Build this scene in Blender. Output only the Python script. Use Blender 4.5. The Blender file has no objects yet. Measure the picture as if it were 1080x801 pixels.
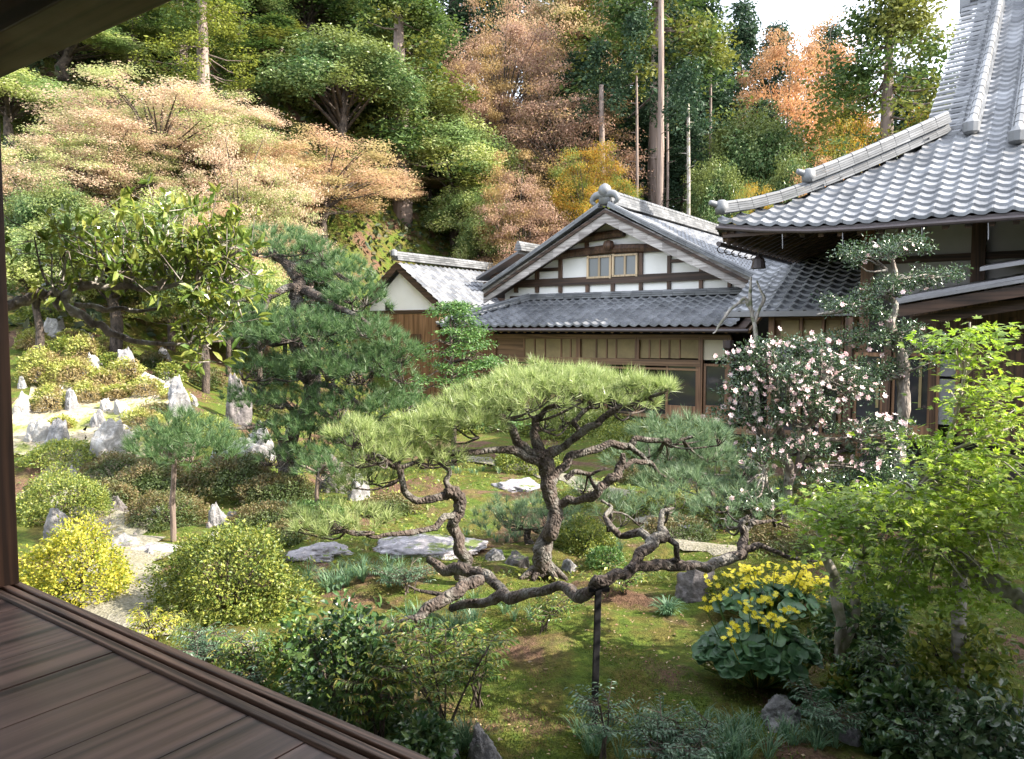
import bpy, math, random
import numpy as np
from mathutils import Vector, Matrix
R = math.radians
rng = np.random.default_rng(7)
random.seed(7)
sc = bpy.context.scene
COL = sc.collection
# ---------------- camera, world, sun, exposure ----------------
F, W0, H0, HC = 800.0, 1080.0, 801.0, 2.7
PITCH = math.atan(50.5 / F)
camd = bpy.data.cameras.new('camera'); cam = bpy.data.objects.new('camera', camd); COL.objects.link(cam)
camd.sensor_width = 36; camd.lens = 36 * F / W0; camd.clip_end = 1000; camd.clip_start = 0.05
cam.location = (0, 0, HC); cam.rotation_euler = (R(90) - PITCH, 0, 0)
sc.camera = cam
SUN_AZ, SUN_EL = R(104), R(37)          # azimuth clockwise from +Y (straight ahead)
sd = Vector((math.sin(SUN_AZ) * math.cos(SUN_EL), math.cos(SUN_AZ) * math.cos(SUN_EL), math.sin(SUN_EL)))
world = bpy.data.worlds.new('World'); sc.world = world; world.use_nodes = True
wn = world.node_tree; bg = wn.nodes['Background']
sky = wn.nodes.new('ShaderNodeTexSky'); sky.sky_type = 'NISHITA'; sky.sun_disc = False
sky.sun_elevation = SUN_EL; sky.sun_rotation = SUN_AZ
sky.air_density = 1.2; sky.dust_density = 3.0
tcw = wn.nodes.new('ShaderNodeTexCoord'); nzw = wn.nodes.new('ShaderNodeTexNoise'); nzw.inputs['Scale'].default_value = 2.2; nzw.inputs['Detail'].default_value = 5
wn.links.new(tcw.outputs['Generated'], nzw.inputs['Vector'])
mrw = wn.nodes.new('ShaderNodeMapRange'); mrw.inputs['From Min'].default_value = .35; mrw.inputs['From Max'].default_value = .6; mrw.inputs['To Min'].default_value = .45; mrw.inputs['To Max'].default_value = .95
wn.links.new(nzw.outputs[0], mrw.inputs[0])
mxw = wn.nodes.new('ShaderNodeMix'); mxw.data_type = 'RGBA'; wn.links.new(mrw.outputs[0], mxw.inputs[0]); wn.links.new(sky.outputs[0], mxw.inputs[6])
mxw.inputs[7].default_value = (6.0, 6.4, 7.2, 1)      # thin white cloud over the blue, brightened and cooled to lift the shade
wn.links.new(mxw.outputs[2], bg.inputs[0]); bg.inputs[1].default_value = 0.15
sl = bpy.data.lights.new('sun', 'SUN'); so = bpy.data.objects.new('sun', sl); COL.objects.link(so)
sl.energy = 5.0; sl.angle = R(0.6); sl.color = (1.0, 0.92, 0.80)
so.rotation_euler = sd.to_track_quat('Z', 'Y').to_euler(); so.location = (20, -5, 30)
sc.view_settings.view_transform = 'Standard'; sc.view_settings.look = 'None'
sc.view_settings.gamma = 1.0; sc.view_settings.exposure = 1.85
sc.render.engine = 'CYCLES'
try:
    sc.cycles.max_bounces = 8; sc.cycles.transparent_max_bounces = 8
    sc.cycles.transmission_bounces = 6; sc.cycles.diffuse_bounces = 4
except Exception: pass

# ---------------- coordinates ----------------
E1 = np.array([.816, -.578, 0]); E2 = np.array([.578, .816, 0]); UZ = np.array([0, 0, 1.0])
def B(a, b, z): return E1 * a + E2 * b + UZ * z                 # grid shared by all the buildings
def ray(px, py):
    x = (px - 540) / F; y = (400.5 - py) / F
    return np.array([x, math.cos(PITCH) + y * math.sin(PITCH), -math.sin(PITCH) + y * math.cos(PITCH)])
def at(px, py, Y):
    r = ray(px, py); return np.array([0, 0, HC]) + r * (Y / r[1])
def sstep(x, a, b):
    t = np.clip((x - a) / (b - a), 0, 1); return t * t * (3 - 2 * t)
def hgt(X, Y):
    X = np.asarray(X, float); Y = np.asarray(Y, float)
    d = np.minimum(Y - 12.2, -(X + 3.4 + 0.1 * (Y - 12)))
    d = np.maximum(d, 0)
    z = 0.36 * np.minimum(d, 9)
    y0 = 22 + 12 * sstep(X, -13, 0)
    z = z + (0.8 - 0.5 * sstep(X, 4, 16)) * np.clip(Y - y0, 0, 26) + 0.25 * np.clip(-X - 16, 0, 40) * sstep(Y, 4, 18)
    z = z + 0.06 * np.sin(X * 1.7 + .5) * np.sin(Y * 1.3) * sstep(Y, 4, 9) + .03 * np.sin(X * 3.9 + Y * 2.1) * np.sin(Y * 4.3 - X)
    return z
def gnd(px, py):
    r = ray(px, py); t = 2.0
    while t < 150:
        p = np.array([0, 0, HC]) + r * t
        if p[2] <= hgt(p[0], p[1]): break
        t += .03
    return p

# ---------------- object helpers ----------------
def tag(o, label=None, cat=None, group=None, kind=None):
    if label: o['label'] = label
    if cat: o['category'] = cat
    if group: o['group'] = group
    if kind: o['kind'] = kind
    return o
def empty(name, loc, label, cat, group=None):
    o = bpy.data.objects.new(name, None); COL.objects.link(o); o.location = Vector(loc); o.empty_display_size = .2
    return tag(o, label, cat, group)
class MB:
    """collects vertices and faces in world coordinates, builds ONE mesh object"""
    def __init__(s): s.V = []; s.F = []; s.n = 0
    def add(s, V, Fs):
        V = np.asarray(V, float).reshape(-1, 3); s.V.append(V)
        if isinstance(Fs, np.ndarray): s.F.append(Fs + s.n)
        else:
            by = {}
            for f in Fs: by.setdefault(len(f), []).append(f)
            for k in by: s.F.append(np.array(by[k], int) + s.n)
        s.n += len(V)
    def hexa(s, c8):
        s.add(c8, np.array([[0, 3, 2, 1], [4, 5, 6, 7], [0, 1, 5, 4], [1, 2, 6, 5], [2, 3, 7, 6], [3, 0, 4, 7]]))
    def bb(s, a0, a1, b0, b1, z0, z1):                          # box on the building grid
        s.hexa([B(a0, b0, z0), B(a1, b0, z0), B(a1, b1, z0), B(a0, b1, z0), B(a0, b0, z1), B(a1, b0, z1), B(a1, b1, z1), B(a0, b1, z1)])
    def bar(s, p, q, w, h, up=None):
        p = np.array(p, float); q = np.array(q, float); d = q - p; d /= np.linalg.norm(d)
        u = np.array(up if up is not None else UZ, float)
        if abs(np.dot(u, d)) > .98: u = np.array([1., 0, 0])
        sdv = np.cross(d, u); sdv /= np.linalg.norm(sdv); u = np.cross(sdv, d)
        a = sdv * w / 2; b_ = u * h / 2
        s.hexa([p - a - b_, p + a - b_, q + a - b_, q - a - b_, p - a + b_, p + a + b_, q + a + b_, q - a + b_])
    def tube(s, P, rad, n=8, noise=0.0, sub=0, rnd=None):
        P = np.asarray(P, float); rad = np.asarray(rad, float)
        if rad.ndim == 0: rad = np.full(len(P), float(rad))
        if sub and len(P) > 2:
            t = np.arange(len(P)); tt = np.linspace(0, len(P) - 1, (len(P) - 1) * sub + 1)
            i = np.clip(np.floor(tt).astype(int), 0, len(P) - 2); f = (tt - i)[:, None]
            p0 = P[np.maximum(i - 1, 0)]; p1 = P[i]; p2 = P[i + 1]; p3 = P[np.minimum(i + 2, len(P) - 1)]
            P = .5 * ((2 * p1) + (-p0 + p2) * f + (2 * p0 - 5 * p1 + 4 * p2 - p3) * f ** 2 + (-p0 + 3 * p1 - 3 * p2 + p3) * f ** 3)
            rad = np.interp(tt, t, rad)
        m = len(P); T = np.gradient(P, axis=0); T /= np.maximum(np.linalg.norm(T, axis=1, keepdims=True), 1e-9)
        ref = np.array([0, 0, 1.0]) if abs(T[0][2]) < .9 else np.array([1.0, 0, 0])
        N = np.cross(T[0], ref); N /= np.linalg.norm(N); rings = []
        ang = np.linspace(0, 2 * np.pi, n, endpoint=False)
        for i in range(m):
            N = N - T[i] * np.dot(N, T[i]); N /= max(np.linalg.norm(N), 1e-9); Bn = np.cross(T[i], N)
            rr = rad[i] * (1 + noise * (rng.random(n) * 2 - 1)) if noise else rad[i]
            rings.append(P[i] + (np.cos(ang)[:, None] * N + np.sin(ang)[:, None] * Bn) * (rr[:, None] if noise else rr))
        V = np.concatenate(rings); V = np.concatenate([V, P[:1] , P[-1:]])
        k = np.arange(n); k2 = (k + 1) % n
        Q = np.concatenate([np.stack([i * n + k, i * n + k2, (i + 1) * n + k2, (i + 1) * n + k], 1) for i in range(m - 1)])
        nv = m * n
        c0 = np.stack([np.full(n, nv), k2, k], 1); c1 = np.stack([np.full(n, nv + 1), (m - 1) * n + k, (m - 1) * n + k2], 1)
        base = s.n; s.V.append(V); s.F += [Q + base, c0 + base, c1 + base]; s.n += len(V)
    def lathe(s, c, prof, n=16, squash=1):
        c = np.array(c, float); ang = np.linspace(0, 2 * np.pi, n, endpoint=False); V = []
        for r, z in prof: V.append(np.stack([c[0] + r * np.cos(ang), c[1] + r * np.sin(ang), np.full(n, c[2] + z)], 1))
        k = np.arange(n); k2 = (k + 1) % n; m = len(prof)
        Q = np.concatenate([np.stack([i * n + k, i * n + k2, (i + 1) * n + k2, (i + 1) * n + k], 1) for i in range(m - 1)])
        s.add(np.concatenate(V), Q)
        s.add(V[-1], [tuple(range(n))]); s.add(V[0], [tuple(range(n))[::-1]])
    def mesh(s, name, mat, origin=(0, 0, 0), smooth=False):
        V = np.concatenate(s.V) - np.array(origin, float)
        me = bpy.data.meshes.new(name)
        me.vertices.add(len(V)); me.vertices.foreach_set('co', V.astype(np.float32).ravel())
        loops = np.concatenate([f.ravel() for f in s.F]).astype(np.int32)
        sizes = np.concatenate([np.full(len(f), f.shape[1]) for f in s.F]).astype(np.int32)
        starts = np.concatenate([[0], np.cumsum(sizes)[:-1]]).astype(np.int32)
        me.loops.add(len(loops)); me.loops.foreach_set('vertex_index', loops)
        me.polygons.add(len(sizes)); me.polygons.foreach_set('loop_start', starts); me.polygons.foreach_set('loop_total', sizes)
        me.update(calc_edges=True); me.validate()
        me.polygons.foreach_set('use_smooth', np.full(len(me.polygons), bool(smooth)))
        if mat: me.materials.append(mat)
        return me
    def build(s, name, mat, parent=None, smooth=False, bevel=0):
        org = np.zeros(3); p = parent
        while p is not None: org += np.array(p.location); p = p.parent
        o = bpy.data.objects.new(name, s.mesh(name, mat, org, smooth)); COL.objects.link(o); o.parent = parent
        if bevel:
            m = o.modifiers.new('bevel', 'BEVEL'); m.width = bevel; m.segments = 2; m.limit_method = 'ANGLE'
        return o
def copy_tree(o, parent=None):
    c = o.copy(); COL.objects.link(c); c.parent = parent
    for ch in list(o.children): copy_tree(ch, c)
    return c

# ---------------- materials ----------------
def mat_new(name):
    m = bpy.data.materials.new(name); m.use_nodes = True; nt = m.node_tree
    return m, nt, nt.nodes['Principled BSDF'], nt.nodes['Material Output']
def node(nt, t, **kw):
    n = nt.nodes.new(t)
    for k, v in kw.items():
        if k in n.inputs: n.inputs[k].default_value = v
        else: setattr(n, k, v)
    return n
def ramp(nt, fac, stops):
    r = nt.nodes.new('ShaderNodeValToRGB'); e = r.color_ramp.elements
    while len(e) < len(stops): e.new(.5)
    for i, (p, c) in enumerate(stops): e[i].position = p; e[i].color = (*c, 1)
    nt.links.new(fac, r.inputs[0]); return r.outputs[0]
def mixc(nt, fac, a, b, mode='MIX'):
    m = nt.nodes.new('ShaderNodeMix'); m.data_type = 'RGBA'; m.blend_type = mode
    for sock, v in ((m.inputs[0], fac), (m.inputs[6], a), (m.inputs[7], b)):
        if hasattr(v, 'links') or isinstance(v, bpy.types.NodeSocket): nt.links.new(v, sock)
        else: sock.default_value = v if isinstance(v, (int, float)) else (*v, 1)
    return m.outputs[2]
def coords(nt, scale=(1, 1, 1), rot=0, obj=True):
    tc = nt.nodes.new('ShaderNodeTexCoord'); mp = nt.nodes.new('ShaderNodeMapping')
    nt.links.new(tc.outputs['Object'], mp.inputs[0]); mp.inputs['Scale'].default_value = scale; mp.inputs['Rotation'].default_value = (0, 0, rot)
    return mp.outputs[0]
def noise(nt, vec, scale, detail=6, rough=.6, dist=0):
    n = nt.nodes.new('ShaderNodeTexNoise'); n.inputs['Scale'].default_value = scale; n.inputs['Detail'].default_value = detail
    n.inputs['Roughness'].default_value = rough; n.inputs['Distortion'].default_value = dist
    if vec is not None: nt.links.new(vec, n.inputs['Vector'])
    return n.outputs[0]
def bump(nt, h, strength, dist, bs):
    b = nt.nodes.new('ShaderNodeBump'); b.inputs['Strength'].default_value = strength; b.inputs['Distance'].default_value = dist
    nt.links.new(h, b.inputs['Height']); nt.links.new(b.outputs[0], bs.inputs['Normal']); return b
def leafmat(name, cols, trans=.4, rough=.45, patch=.5, patchcol=None, spec=.4):
    """cols: list of leaf colours picked per leaf; patchcol: second colour in soft clumps of the crown"""
    m, nt, bs, out = mat_new(name)
    g = nt.nodes.new('ShaderNodeNewGeometry')
    c = ramp(nt, g.outputs['Random Per Island'], [(i / max(1, len(cols) - 1), x) for i, x in enumerate(cols)])
    if patchcol:
        v = coords(nt); n = noise(nt, v, patch, 2, .5)
        f = ramp(nt, n, [(.47, (0, 0, 0)), (.56, (1, 1, 1))]); c = mixc(nt, f, c, patchcol)
    nt.links.new(c, bs.inputs['Base Color']); bs.inputs['Roughness'].default_value = rough
    bs.inputs['Specular IOR Level'].default_value = spec
    t = nt.nodes.new('ShaderNodeBsdfTranslucent')
    hs = node(nt, 'ShaderNodeHueSaturation'); hs.inputs['Value'].default_value = 1.25; hs.inputs['Saturation'].default_value = 1.1
    nt.links.new(c, hs.inputs['Color']); nt.links.new(hs.outputs[0], t.inputs[0])
    mx = nt.nodes.new('ShaderNodeMixShader'); mx.inputs[0].default_value = trans
    nt.links.new(bs.outputs[0], mx.inputs[1]); nt.links.new(t.outputs[0], mx.inputs[2]); nt.links.new(mx.outputs[0], out.inputs[0])
    return m
def barkmat(name, c1, c2, c3=None, scale=6, bstr=.8, stretch=(1, 1, .3), bd=.03):
    m, nt, bs, out = mat_new(name); v = coords(nt, stretch)
    n = noise(nt, v, scale, 8, .7, .6); vo = node(nt, 'ShaderNodeTexVoronoi', feature='DISTANCE_TO_EDGE'); vo.inputs['Scale'].default_value = scale * 3
    nt.links.new(v, vo.inputs['Vector'])
    c = ramp(nt, n, [(.35, c1), (.62, c2)])
    if c3: c = mixc(nt, ramp(nt, noise(nt, coords(nt), 5, 5), [(.5, (0, 0, 0)), (.62, (1, 1, 1))]), c, c3)
    nt.links.new(c, bs.inputs['Base Color']); bs.inputs['Roughness'].default_value = .85
    mm = node(nt, 'ShaderNodeMath', operation='MULTIPLY_ADD'); nt.links.new(vo.outputs[0], mm.inputs[0]); mm.inputs[1].default_value = 1.5; nt.links.new(n, mm.inputs[2])
    bump(nt, mm.outputs[0], bstr, bd, bs); return m
def woodmat(name, c1, c2, along='e1', rough=.5, grain=14, bstr=.3, rnd=True, spec=.4):
    m, nt, bs, out = mat_new(name)
    th = math.atan2(E1[1], E1[0])
    tc = nt.nodes.new('ShaderNodeTexCoord'); mr = nt.nodes.new('ShaderNodeMapping'); mr.vector_type = 'POINT'
    mr.inputs['Rotation'].default_value = (0, 0, -th); nt.links.new(tc.outputs['Object'], mr.inputs[0])
    sc_ = {'e1': (.035, 1, 1), 'e2': (1, .035, 1), 'z': (1, 1, .035)}[along]
    mp = nt.nodes.new('ShaderNodeMapping'); mp.inputs['Scale'].default_value = sc_; nt.links.new(mr.outputs[0], mp.inputs[0])
    g = nt.nodes.new('ShaderNodeNewGeometry')
    off = node(nt, 'ShaderNodeVectorMath', operation='ADD'); nt.links.new(mp.outputs[0], off.inputs[0])
    mu = node(nt, 'ShaderNodeMath', operation='MULTIPLY'); nt.links.new(g.outputs['Random Per Island'], mu.inputs[0]); mu.inputs[1].default_value = 37
    nt.links.new(mu.outputs[0], off.inputs[1])
    n1 = noise(nt, off.outputs[0], grain, 3, .5, .3)
    ws = node(nt, 'ShaderNodeMath', operation='SINE'); m2 = node(nt, 'ShaderNodeMath', operation='MULTIPLY'); m2.inputs[1].default_value = 60
    n0 = noise(nt, off.outputs[0], grain * .32, 1, .4, .15); nt.links.new(n0, m2.inputs[0]); nt.links.new(m2.outputs[0], ws.inputs[0])
    n2 = noise(nt, off.outputs[0], grain * 6, 4, .7)
    ad = node(nt, 'ShaderNodeMath', operation='MULTIPLY_ADD'); nt.links.new(ws.outputs[0], ad.inputs[0]); ad.inputs[1].default_value = .13; nt.links.new(n1, ad.inputs[2])
    ad2 = node(nt, 'ShaderNodeMath', operation='MULTIPLY_ADD'); nt.links.new(n2, ad2.inputs[0]); ad2.inputs[1].default_value = .35; nt.links.new(ad.outputs[0], ad2.inputs[2])
    c = ramp(nt, ad2.outputs[0], [(.42, c1), (.9, c2)])
    br = node(nt, 'ShaderNodeMapRange'); br.inputs['To Min'].default_value = .75; br.inputs['To Max'].default_value = 1.25; nt.links.new(g.outputs['Random Per Island'], br.inputs[0])
    hs = node(nt, 'ShaderNodeHueSaturation'); nt.links.new(c, hs.inputs['Color']); nt.links.new(br.outputs[0], hs.inputs['Value'])
    nt.links.new(hs.outputs[0], bs.inputs['Base Color'])
    rr = node(nt, 'ShaderNodeMapRange'); rr.inputs['To Min'].default_value = rough - .12; rr.inputs['To Max'].default_value = rough + .2
    nt.links.new(noise(nt, tc.outputs['Object'], 3, 5), rr.inputs[0]); nt.links.new(rr.outputs[0], bs.inputs['Roughness'])
    bs.inputs['Specular IOR Level'].default_value = spec
    bump(nt, ad2.outputs[0], bstr, .004, bs); return m
def plain(name, c, rough=.6, var=.15, scale=8, metal=0, spec=.5, bstr=.1):
    m, nt, bs, out = mat_new(name); n = noise(nt, coords(nt), scale, 6, .6)
    c = np.array(c); nt.links.new(ramp(nt, n, [(.3, tuple(c * (1 - var))), (.7, tuple(np.minimum(c * (1 + var), 1)))]), bs.inputs['Base Color'])
    bs.inputs['Roughness'].default_value = rough; bs.inputs['Metallic'].default_value = metal; bs.inputs['Specular IOR Level'].default_value = spec
    if bstr: bump(nt, n, bstr, .01, bs)
    return m
def tilemat(name, c1, c2, rough=.35):
    m, nt, bs, out = mat_new(name); g = nt.nodes.new('ShaderNodeNewGeometry')
    c = ramp(nt, g.outputs['Random Per Island'], [(0, c1), (1, c2)])
    st = ramp(nt, noise(nt, coords(nt), 1.1, 8, .7), [(.40, (.62, .62, .60)), (.7, (1.15, 1.15, 1.12))])
    c = mixc(nt, 1.0, c, st, 'MULTIPLY'); nt.links.new(c, bs.inputs['Base Color'])
    rr = node(nt, 'ShaderNodeMapRange'); rr.inputs['To Min'].default_value = rough - .1; rr.inputs['To Max'].default_value = rough + .25
    nt.links.new(noise(nt, coords(nt), 9, 4), rr.inputs[0]); nt.links.new(rr.outputs[0], bs.inputs['Roughness'])
    bs.inputs['Specular IOR Level'].default_value = .6
    bump(nt, noise(nt, coords(nt), 30, 4), .15, .01, bs); return m
def rockmat(name, c1, c2, moss=0.5):
    m, nt, bs, out = mat_new(name); v = coords(nt, (1, 1, 1.6))
    n = noise(nt, v, 5, 10, .75, .4); n3 = noise(nt, v, 2.2, 8, .65, 2.0)
    c = ramp(nt, n, [(.3, c1), (.66, c2)])
    c = mixc(nt, ramp(nt, n3, [(.5, (0, 0, 0)), (.62, (1, 1, 1))]), c, tuple(np.minimum(np.array(c2) * 1.35, .6)))
    if moss:
        g = nt.nodes.new('ShaderNodeNewGeometry'); sp = nt.nodes.new('ShaderNodeSeparateXYZ'); nt.links.new(g.outputs['Normal'], sp.inputs[0])
        mu = node(nt, 'ShaderNodeMath', operation='MULTIPLY'); nt.links.new(sp.outputs[2], mu.inputs[0]); nt.links.new(noise(nt, coords(nt), 3, 6, .7), mu.inputs[1])
        c = mixc(nt, ramp(nt, mu.outputs[0], [(.52 - .12 * moss, (0, 0, 0)), (.60 - .12 * moss, (1, 1, 1))]), c, (.10, .13, .03))
    nt.links.new(c, bs.inputs['Base Color']); bs.inputs['Roughness'].default_value = .8
    bump(nt, n, .9, .05, bs); return m

M = {}
M['bark'] = barkmat('pine_bark', (.016, .011, .009), (.10, .074, .06), (.14, .13, .115), 8, 1.0, (1, 1, .8), .03)
M['barkdark'] = barkmat('dark_bark', (.02, .015, .012), (.12, .09, .07), None, 7)
M['barkpale'] = barkmat('pale_bark', (.16, .14, .12), (.42, .38, .34), (.12, .13, .07), 5, .4)
M['cedarbark'] = barkmat('cedar_bark', (.10, .07, .055), (.26, .2, .17), None, 3, .6, (1, 1, .08), .06)
M['magbark'] = barkmat('grey_bark', (.045, .035, .03), (.24, .2, .17), (.36, .34, .30), 7, .6)
M['needle_lit'] = leafmat('sunlit_needles', [(.14, .20, .06), (.28, .35, .13), (.46, .50, .26)], .35, .35)  # paler, yellower needle copy with the sunlight put into its colour
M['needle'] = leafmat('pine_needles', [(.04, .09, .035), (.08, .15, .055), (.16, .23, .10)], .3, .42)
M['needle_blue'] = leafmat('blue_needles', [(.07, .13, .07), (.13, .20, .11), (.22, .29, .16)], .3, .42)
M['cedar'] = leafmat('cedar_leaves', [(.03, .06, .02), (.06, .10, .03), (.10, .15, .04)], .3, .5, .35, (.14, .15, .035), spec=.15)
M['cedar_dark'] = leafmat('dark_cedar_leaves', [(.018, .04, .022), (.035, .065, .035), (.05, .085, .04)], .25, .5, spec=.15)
M['cedar_gold'] = leafmat('golden_cedar_leaves', [(.14, .16, .03), (.24, .26, .05), (.10, .13, .03)], .4, .5, .4, (.07, .11, .03), spec=.15)
M['evergreen'] = leafmat('evergreen_leaves', [(.035, .08, .03), (.09, .15, .05), (.20, .25, .11)], .3, .3, .4, (.14, .17, .05), spec=.15)
M['maple_pink'] = leafmat('pink_maple_leaves', [(.42, .26, .18), (.50, .34, .23), (.42, .34, .19)], .45, .5, .35, (.36, .30, .15), spec=.15)
M['maple_orange'] = leafmat('orange_maple_leaves', [(.40, .19, .10), (.48, .26, .14), (.42, .28, .13)], .45, .5, .3, (.36, .22, .12), spec=.15)
M['maple_gold'] = leafmat('gold_maple_leaves', [(.38, .17, .04), (.42, .28, .05), (.22, .22, .05)], .45, .5, .4, (.16, .2, .05), spec=.15)
M['maple_brown'] = leafmat('brown_maple_leaves', [(.26, .16, .12), (.36, .24, .18), (.30, .21, .12)], .4, .5, .3, (.30, .21, .09), spec=.15)
M['lime'] = leafmat('lime_leaves', [(.20, .25, .06), (.34, .38, .12), (.46, .46, .24)], .4, .4, .45, (.17, .24, .09), spec=.15)
M['dust'] = leafmat('pale_pink_leaves', [(.46, .31, .23), (.50, .38, .28), (.42, .35, .22)], .42, .5, .45, (.30, .33, .14), spec=.15)
M['azalea'] = leafmat('azalea_leaves', [(.15, .20, .04), (.30, .32, .07), (.48, .46, .15)], .35, .45, 1.6, (.26, .20, .09))
M['azalea_green'] = leafmat('green_azalea_leaves', [(.07, .12, .025), (.16, .20, .04), (.32, .33, .07)], .35, .42)
M['azalea_brown'] = leafmat('brown_azalea_leaves', [(.10, .09, .03), (.18, .13, .06), (.10, .13, .04)], .3, .5, 1.2, (.07, .10, .03))
M['yellowbush'] = leafmat('yellow_leaves', [(.14, .19, .025), (.32, .33, .04), (.60, .52, .09)], .4, .4)
M['darkleaf'] = leafmat('dark_glossy_leaves', [(.025, .065, .025), (.055, .11, .035), (.13, .19, .06)], .25, .3, 1, None, .5)
M['fernleaf'] = leafmat('fern_leaves', [(.05, .11, .06), (.10, .17, .10), (.15, .22, .14)], .3, .35)
M['camellia'] = leafmat('camellia_leaves', [(.025, .055, .028), (.05, .09, .04), (.09, .13, .06)], .2, .22, 1, None, .7)
M['petal'] = leafmat('pink_petals', [(.62, .40, .42), (.74, .56, .56), (.80, .70, .68)], .3, .5)
M['maplelime'] = leafmat('bright_maple_leaves', [(.16, .26, .04), (.28, .38, .06), (.46, .52, .12)], .5, .4, 1.6, (.22, .33, .06))
M['magleaf'] = leafmat('broad_glossy_leaves', [(.07, .13, .03), (.16, .22, .04), (.34, .35, .09), (.10, .17, .04), (.26, .31, .08)], .38, .2, 1, None, .8)
M['hinoki'] = leafmat('fan_leaves', [(.04, .10, .028), (.08, .16, .04), (.14, .23, .065)], .35, .45)
M['nandina'] = leafmat('slender_leaves', [(.06, .13, .03), (.13, .22, .05), (.30, .26, .06)], .35, .3)
M['grassblade'] = leafmat('grass_blades', [(.06, .13, .07), (.11, .2, .11), (.2, .3, .16)], .3, .35)
M['grassgold'] = leafmat('gold_grass_blades', [(.2, .27, .08), (.36, .4, .15), (.5, .5, .22)], .4, .4)
M['farleaf'] = leafmat('leopard_leaves', [(.035, .085, .04), (.05, .125, .05), (.09, .18, .07)], .15, .42, 1, None, .4)
M['yflower'] = leafmat('yellow_petals', [(.75, .62, .02), (.85, .75, .04), (.8, .7, .1)], .3, .5)
M['mosstuft'] = leafmat('moss_tips', [(.05, .09, .012), (.10, .15, .02), (.17, .20, .03)], .3, .7)
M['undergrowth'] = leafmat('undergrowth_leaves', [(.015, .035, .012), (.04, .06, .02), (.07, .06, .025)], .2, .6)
M['litter'] = leafmat('litter_bits', [(.18, .09, .05), (.30, .19, .11), (.42, .34, .22)], .1, .7)
M['stone'] = rockmat('grey_stone', (.08, .08, .085), (.30, .29, .29), .35)
M['palestone'] = rockmat('pale_stone', (.16, .15, .14), (.38, .365, .34), .3)
M['darkstone'] = rockmat('dark_stone', (.05, .045, .045), (.19, .17, .17), .8)
M['slab'] = rockmat('flat_stone', (.14, .13, .14), (.33, .31, .33), .15)
M['tile'] = tilemat('roof_tiles', (.11, .115, .13), (.25, .255, .275), .30)
M['tile_dark'] = tilemat('shaded_roof_tiles', (.10, .105, .12), (.19, .195, .215), .34)  # darker tile copy; the shade on the pent roof is in its colour
M['ridge'] = tilemat('ridge_tiles', (.095, .10, .11), (.20, .205, .22), .40)
M['wood_dark'] = woodmat('dark_timber', (.014, .008, .005), (.085, .048, .032), 'e1', .55)
M['wood_darkz'] = woodmat('dark_posts', (.03, .016, .01), (.12, .065, .04), 'z', .5)
M['wood_brown'] = woodmat('brown_timber', (.10, .055, .028), (.26, .15, .08), 'e1', .5)
M['wood_brownz'] = woodmat('brown_posts', (.09, .045, .022), (.26, .14, .075), 'z', .45)
M['wood_grey'] = woodmat('weathered_boards', (.16, .14, .13), (.40, .37, .35), 'e1', .7)
M['wood_tan'] = woodmat('tan_frames', (.30, .22, .13), (.50, .38, .24), 'z', .5)
M['floorwood'] = woodmat('floor_planks', (.03, .016, .012), (.20, .12, .095), 'e2', .34, 9, .5)
M['sillwood'] = woodmat('sill_rails', (.04, .022, .015), (.26, .16, .11), 'e1', .5, 26, .9)
M['postwood'] = woodmat('post_wood', (.04, .018, .010), (.14, .065, .036), 'z', .45)
M['plaster'] = plain('white_plaster', (.80, .79, .76), .8, .04, 2)
M['cream'] = plain('cream_plaster', (.62, .55, .42), .8, .06, 2)
M['greyplaster'] = plain('grey_plaster', (.42, .40, .40), .8, .08, 2)
M['shoji'] = plain('paper_panels', (.27, .20, .09), .6, .2, 3)
M['void'] = plain('dim_interior', (.02, .016, .014), .8, .2, 2)  # near-black colour stands in for the shade of interiors and gaps
M['iron'] = plain('black_iron', (.008, .008, .009), .75, .2, 20, 0, .15)
M['gutter'] = plain('dark_gutter', (.06, .045, .045), .45, .2, 6)
M['lead'] = plain('grey_metal_sheet', (.20, .195, .20), .45, .15, 4)
m, nt, bs, out = mat_new('window_glass'); bs.inputs['Base Color'].default_value = (.03, .03, .035, 1); bs.inputs['Roughness'].default_value = .06; bs.inputs['Specular IOR Level'].default_value = .8; M['glass'] = m
m, nt, bs, out = mat_new('frosted_glass'); bs.inputs['Base Color'].default_value = (.16, .17, .17, 1); bs.inputs['Roughness'].default_value = .25; M['frost'] = m
# ground: moss with bare brown patches
m, nt, bs, out = mat_new('moss_ground'); v = coords(nt)
n1 = noise(nt, v, .75, 7, .62, .4); n2 = noise(nt, v, 14, 6, .75); n4 = noise(nt, v, 2.6, 5, .6)
green = ramp(nt, n2, [(.3, (.035, .055, .01)), (.55, (.085, .125, .018)), (.75, (.16, .19, .03))])
olive = ramp(nt, n2, [(.3, (.05, .045, .012)), (.7, (.16, .14, .035))])
brown = ramp(nt, n2, [(.3, (.05, .028, .018)), (.7, (.20, .12, .08))])
c = mixc(nt, ramp(nt, n4, [(.42, (0, 0, 0)), (.6, (1, 1, 1))]), green, olive)
c = mixc(nt, ramp(nt, n1, [(.52, (0, 0, 0)), (.60, (1, 1, 1))]), c, brown)
nt.links.new(c, bs.inputs['Base Color']); bs.inputs['Roughness'].default_value = .95; bs.inputs['Specular IOR Level'].default_value = .15
ad = node(nt, 'ShaderNodeMath', operation='ADD'); nt.links.new(n2, ad.inputs[0]); nt.links.new(noise(nt, v, 60, 3), ad.inputs[1])
bump(nt, ad.outputs[0], .9, .04, bs); M['ground'] = m
m, nt, bs, out = mat_new('gravel_path'); v = coords(nt)
vo = node(nt, 'ShaderNodeTexVoronoi'); vo.inputs['Scale'].default_value = 38; nt.links.new(v, vo.inputs['Vector'])
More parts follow.
